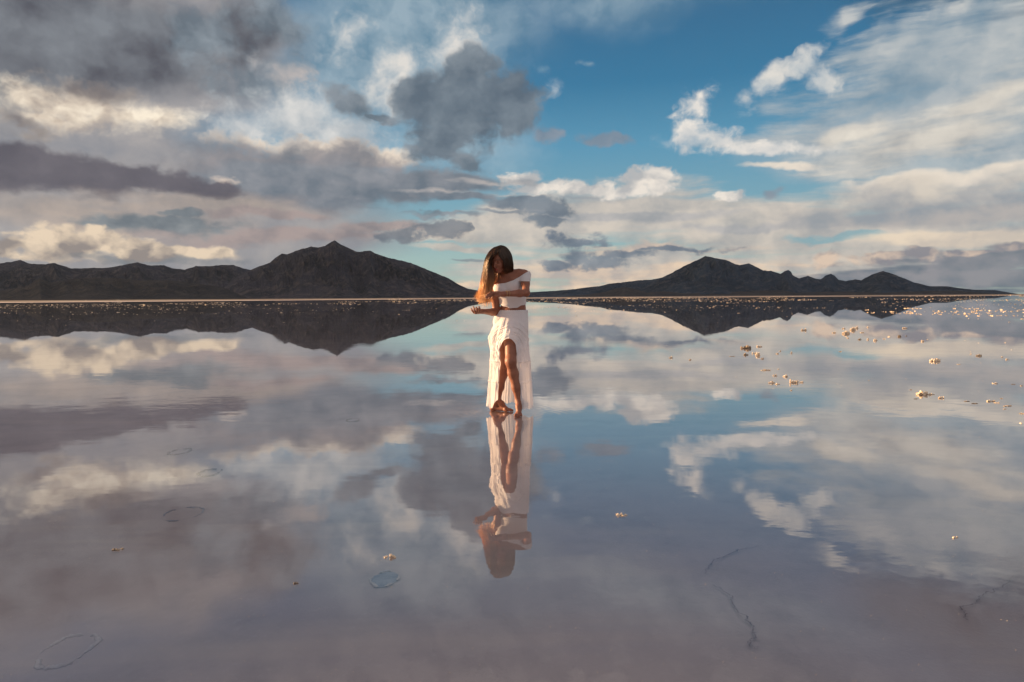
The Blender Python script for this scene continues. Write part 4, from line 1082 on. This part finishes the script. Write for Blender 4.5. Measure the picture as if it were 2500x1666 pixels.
# rims of salt round old holes in the bed
def ring(px, py, w, hgt, z, seed, lab, mat, rim=0.010, squash=None):
    g = ground_at(px * 1.0625, py * 1.0625, 0.0); k = 1.0625 * g.y / FPX
    rs = np.random.RandomState(seed); n, kk = 120, 10
    dep = (g.z - CAM_H) / math.hypot(g.x, g.y)
    rx, ry = w * k / 2, hgt * k / 2 / max(abs(math.sin(math.atan(dep))), 0.1)
    a = np.arange(n) / n * 2 * math.pi
    per = lambda f, q: fbm(np.cos(a) * f + seed, np.sin(a) * f + q, 5, seed) - 0.5
    wobr = 1 + 0.35 * per(1.3, 3.0) + 0.16 * per(4.5, 7.0)
    gate = np.clip((per(2.2, 11.0) + 0.12) * 6, 0.05, 1.0)
    V = []
    for i in range(n):
        rr = rim * gate[i] * rs.uniform(0.55, 1.25)
        for j in range(kk):
            b_ = j / kk * 2 * math.pi
            q = wobr[i] + 0 * b_
            V.append((rx * q * math.cos(a[i]) + rr * math.cos(b_) * math.cos(a[i]), ry * q * math.sin(a[i]) + rr * math.cos(b_) * math.sin(a[i]), rr * 0.55 * math.sin(b_) + rs.normal(0, rr * 0.08)))
    I = np.arange(n * kk).reshape(n, kk); I2 = np.roll(I, -1, 0); J = np.roll(I, -1, 1); J2 = np.roll(I2, -1, 1)
    o = fast_mesh('salt_ring', np.array(V), np.stack([I, I2, J2, J], -1).reshape(-1, 4), mat)
    o.location = (g.x, g.y, z)
    floor = [(rx * wobr[i] * 0.97 * math.cos(a[i]), ry * wobr[i] * 0.97 * math.sin(a[i]), -0.001) for i in range(n)]
    tag(o, lab, 'salt ring', 'salt rings round old holes in the bed')
    return o, floor, g, n
def pale():
    m, t = material('silt_with_sky_reflection')
    p = t.new('ShaderNodeNewGeometry').outputs['Position']
    n = t.noise(p, 22, 5, 0.65)
    b = principled(t, t.mix(t.rng(n, 0.35, 0.65), lin(158, 160, 172), lin(184, 184, 192)), 0.9, 0.1)  # bluish sky reflection painted into the silt colour of the hole floors
    t.l.new(b.outputs[0], t.out.inputs[0]); return m
M_SILT_REFL = pale()
M_RIM = salt_material('wet_grey_salt', lin(226, 212, 204), lin(236, 226, 220), lin(206, 192, 186))
o, fl, g, n = ring(884, 1326, 62, 32, -0.006, 3, 'crisp salt-crystal ring round a pale hole, the clearest ring in the foreground', M_RIM, 0.007)
mesh_obj('hole_floor', [(x, y, z - 0.003) for x, y, z in fl], [tuple(range(n))], M_SILT_REFL, o)
o, fl, g, n = ring(156, 1486, 104, 62, -0.010, 5, 'broad pale broken-edged ring, the nearest one at lower left', M_RIM, 0.010)
mesh_obj('hole_floor', [(x, y, z - 0.001) for x, y, z in fl], [tuple(range(n))], M_SILT_REFL, o)
ring(421, 1177, 82, 26, -0.009, 7, 'dark slanting sunken ring on the left, between the stone and the two faint rings', M_SILT_REFL, 0.006)
ring(481, 1084, 46, 15, -0.006, 9, 'faint sunken ring, the middle one of the three on the left', M_SALTD, 0.009)
ring(413, 1036, 44, 12, -0.007, 11, 'faintest sunken ring, farthest from the viewer on the left', M_SALTD, 0.009)
ring(812, 964, 28, 7, -0.005, 13, 'small sunken ring left of the woman\'s feet', M_SALTD, 0.008)

# cracks in the bed (parts of it)
def crack(pts, w, seed):
    rs = np.random.RandomState(seed)
    P = [ground_at(1650 + u / 2.354, 1000 + v / 2.354, 0.0) for u, v in pts]
    L = spline(np.array([p[:] for p in P]), 90)
    L[:, :2] += rs.normal(0, 0.004, (90, 2)) + 0.02 * np.stack([fbm(np.arange(90) / 6.0, np.zeros(90) + 3, 3, seed) - .5, fbm(np.arange(90) / 6.0, np.zeros(90) + 9, 3, seed + 1) - .5], -1)
    tg = np.gradient(L, axis=0); nn = np.stack([-tg[:, 1], tg[:, 0], 0 * tg[:, 0]], -1); nn /= np.linalg.norm(nn, axis=1)[:, None]
    ww = w * (0.5 + rs.uniform(0, 1, 90)) * np.sin(np.linspace(0.15, 3.0, 90)) ** 0.5
    V = np.stack([L - nn * ww[:, None], L + nn * ww[:, None]], 1); V[..., 2] = BED_Z + 0.008
    I = np.arange(180).reshape(90, 2)
    F = np.stack([I[:-1, 0], I[:-1, 1], I[1:, 1], I[1:, 0]], -1)
    m, t = M_CR
    return fast_mesh('crack', V.reshape(-1, 3), F, m, bed)
M_CR = material('dark_mud'); _b = principled(M_CR[1], lin(172, 154, 150), 0.9, 0.1); M_CR[1].l.new(_b.outputs[0], M_CR[1].out.inputs[0])
crack([(160, 935), (185, 900), (225, 858), (300, 830), (350, 806), (410, 795), (475, 778)], 0.0018, 1)
crack([(215, 1005), (270, 1035), (318, 1062), (322, 1090), (345, 1132), (400, 1180), (415, 1215), (447, 1262), (445, 1300), (415, 1335), (430, 1356), (470, 1372)], 0.0026, 2)
crack([(1938, 952), (1890, 1005), (1800, 1045), (1740, 1090), (1650, 1132), (1668, 1165), (1680, 1205)], 0.0018, 3)

# far lumps: each of the larger ones for itself, the countless glints beyond as one spread
rs = np.random.RandomState(2024)
cnt = 0
protos = [clump('salt_lump', (0, 0, -50), 1.0, hs, 700 + i, M_SALT, bits=5, dep=0.7) for i, hs in enumerate((.32, .40, .52, .28))]
def far_lump(px, py, wpx, label, group, first):
    g = ground_at(px, py, 0.0); k = g.y / FPX
    p_ = protos[rs.randint(4)]; o = p_.copy(); COL.objects.link(o)
    s_ = wpx * k; o.scale = (s_, s_ * 0.8, s_ * rs.uniform(0.6, 1.2)); o.location = g; o.rotation_euler = (0, 0, rs.uniform(0, 6.28))
    tag(o, label, 'salt lump', group); return o
k = 0
while k < 170:
    u = rs.uniform(1150, 2380); v = 28 + abs(rs.normal(0, 42))
    n_ = float(vnoise(np.array([u / 150.0]), np.array([v / 9.0]), 3)[0])
    lim = 52 + 70 * (u - 1150) / 1230
    if n_ < 0.52 or v > lim or v < 26: continue
    far_lump(1600 + u / 2.614, 740 + v / 2.614, rs.uniform(3.0, 8.5), 'small bright salt lump in the glittering rows before the right-hand mountain foot', 'bright salt lumps in the far rows on the right', k == 0); k += 1
k = 0
while k < 26:
    px = rs.uniform(1420, 2480); py = rs.uniform(830, 985)
    if px < 1700 and py > 880: continue
    far_lump(px, py, rs.uniform(2.0, 4.5), 'stray crumb of salt scattered between the larger crusts on the right', 'stray salt crumbs among the larger crusts', k == 0); k += 1
for p_ in protos: bpy.data.objects.remove(p_, do_unlink=True)
VV, FF, nb = [], [], 0
shapes = [hull(rs, (0, 0, 0.25), (0.5, 0.42, 0.42), 9) for _ in range(12)]
made = 0
while made < 5600:
    px = rs.uniform(-60, 2560); dpy = 2.2 + rs.exponential(11)
    if dpy > 75: continue
    hor = 726 + (1250 - px) * math.tan(R(0.36))
    n_ = float(vnoise(np.array([px / 70.0]), np.array([dpy / 2.2]), 8)[0]) * 0.6 + 0.4 * float(vnoise(np.array([px / 420.0]), np.array([dpy / 9.0]), 9)[0])
    if n_ < 0.50 + 0.10 * (px > 1080) * (px < 1330): continue
    if dpy > 36 and rs.uniform() > 0.35: continue
    d = ray(px, hor + dpy)
    if d.z > -1e-4: continue
    g = ground_at(px, hor + dpy, 0.0)
    kk = g.y / FPX
    s_ = kk * rs.gamma(1.8, 0.52) + 0.01
    V, F = shapes[rs.randint(12)]
    a = rs.uniform(0, 6.28); ca_, sa_ = math.cos(a), math.sin(a)
    ex = rs.uniform(1.2, 3.6)
    Q = np.stack([(V[:, 0] * ca_ - V[:, 1] * sa_) * ex, V[:, 0] * sa_ + V[:, 1] * ca_, V[:, 2] * rs.uniform(0.35, 0.75) - 0.03], -1) * s_ + np.array(g)
    VV.append(Q); FF += [[i + nb for i in f] for f in F]; nb += len(Q); made += 1
crumbs = mesh_obj('salt_crumbs', np.concatenate(VV), FF, M_SALT)
tag(crumbs, 'countless bright salt crumbs glittering across the far water below the mountains', 'salt crumbs', kind='stuff')

# loose salt grains winking on the shallow bed close by
VV, FF, nb = [], [], 0
for i in range(420):
    px, py = rs.uniform(-50, 2550), rs.uniform(1010, 1690)
    g = ground_at(px, py, 0.0); V, F = shapes[rs.randint(12)]
    VV.append(V * rs.uniform(0.0010, 0.0032) + np.array(g) + (0, 0, 0.0005)); FF += [[q + nb for q in f] for f in F]; nb += len(V)
tag(mesh_obj('salt_grains', np.concatenate(VV), FF, M_SALT), 'loose salt grains scattered over the shallow foreground water', 'salt grains', kind='stuff')
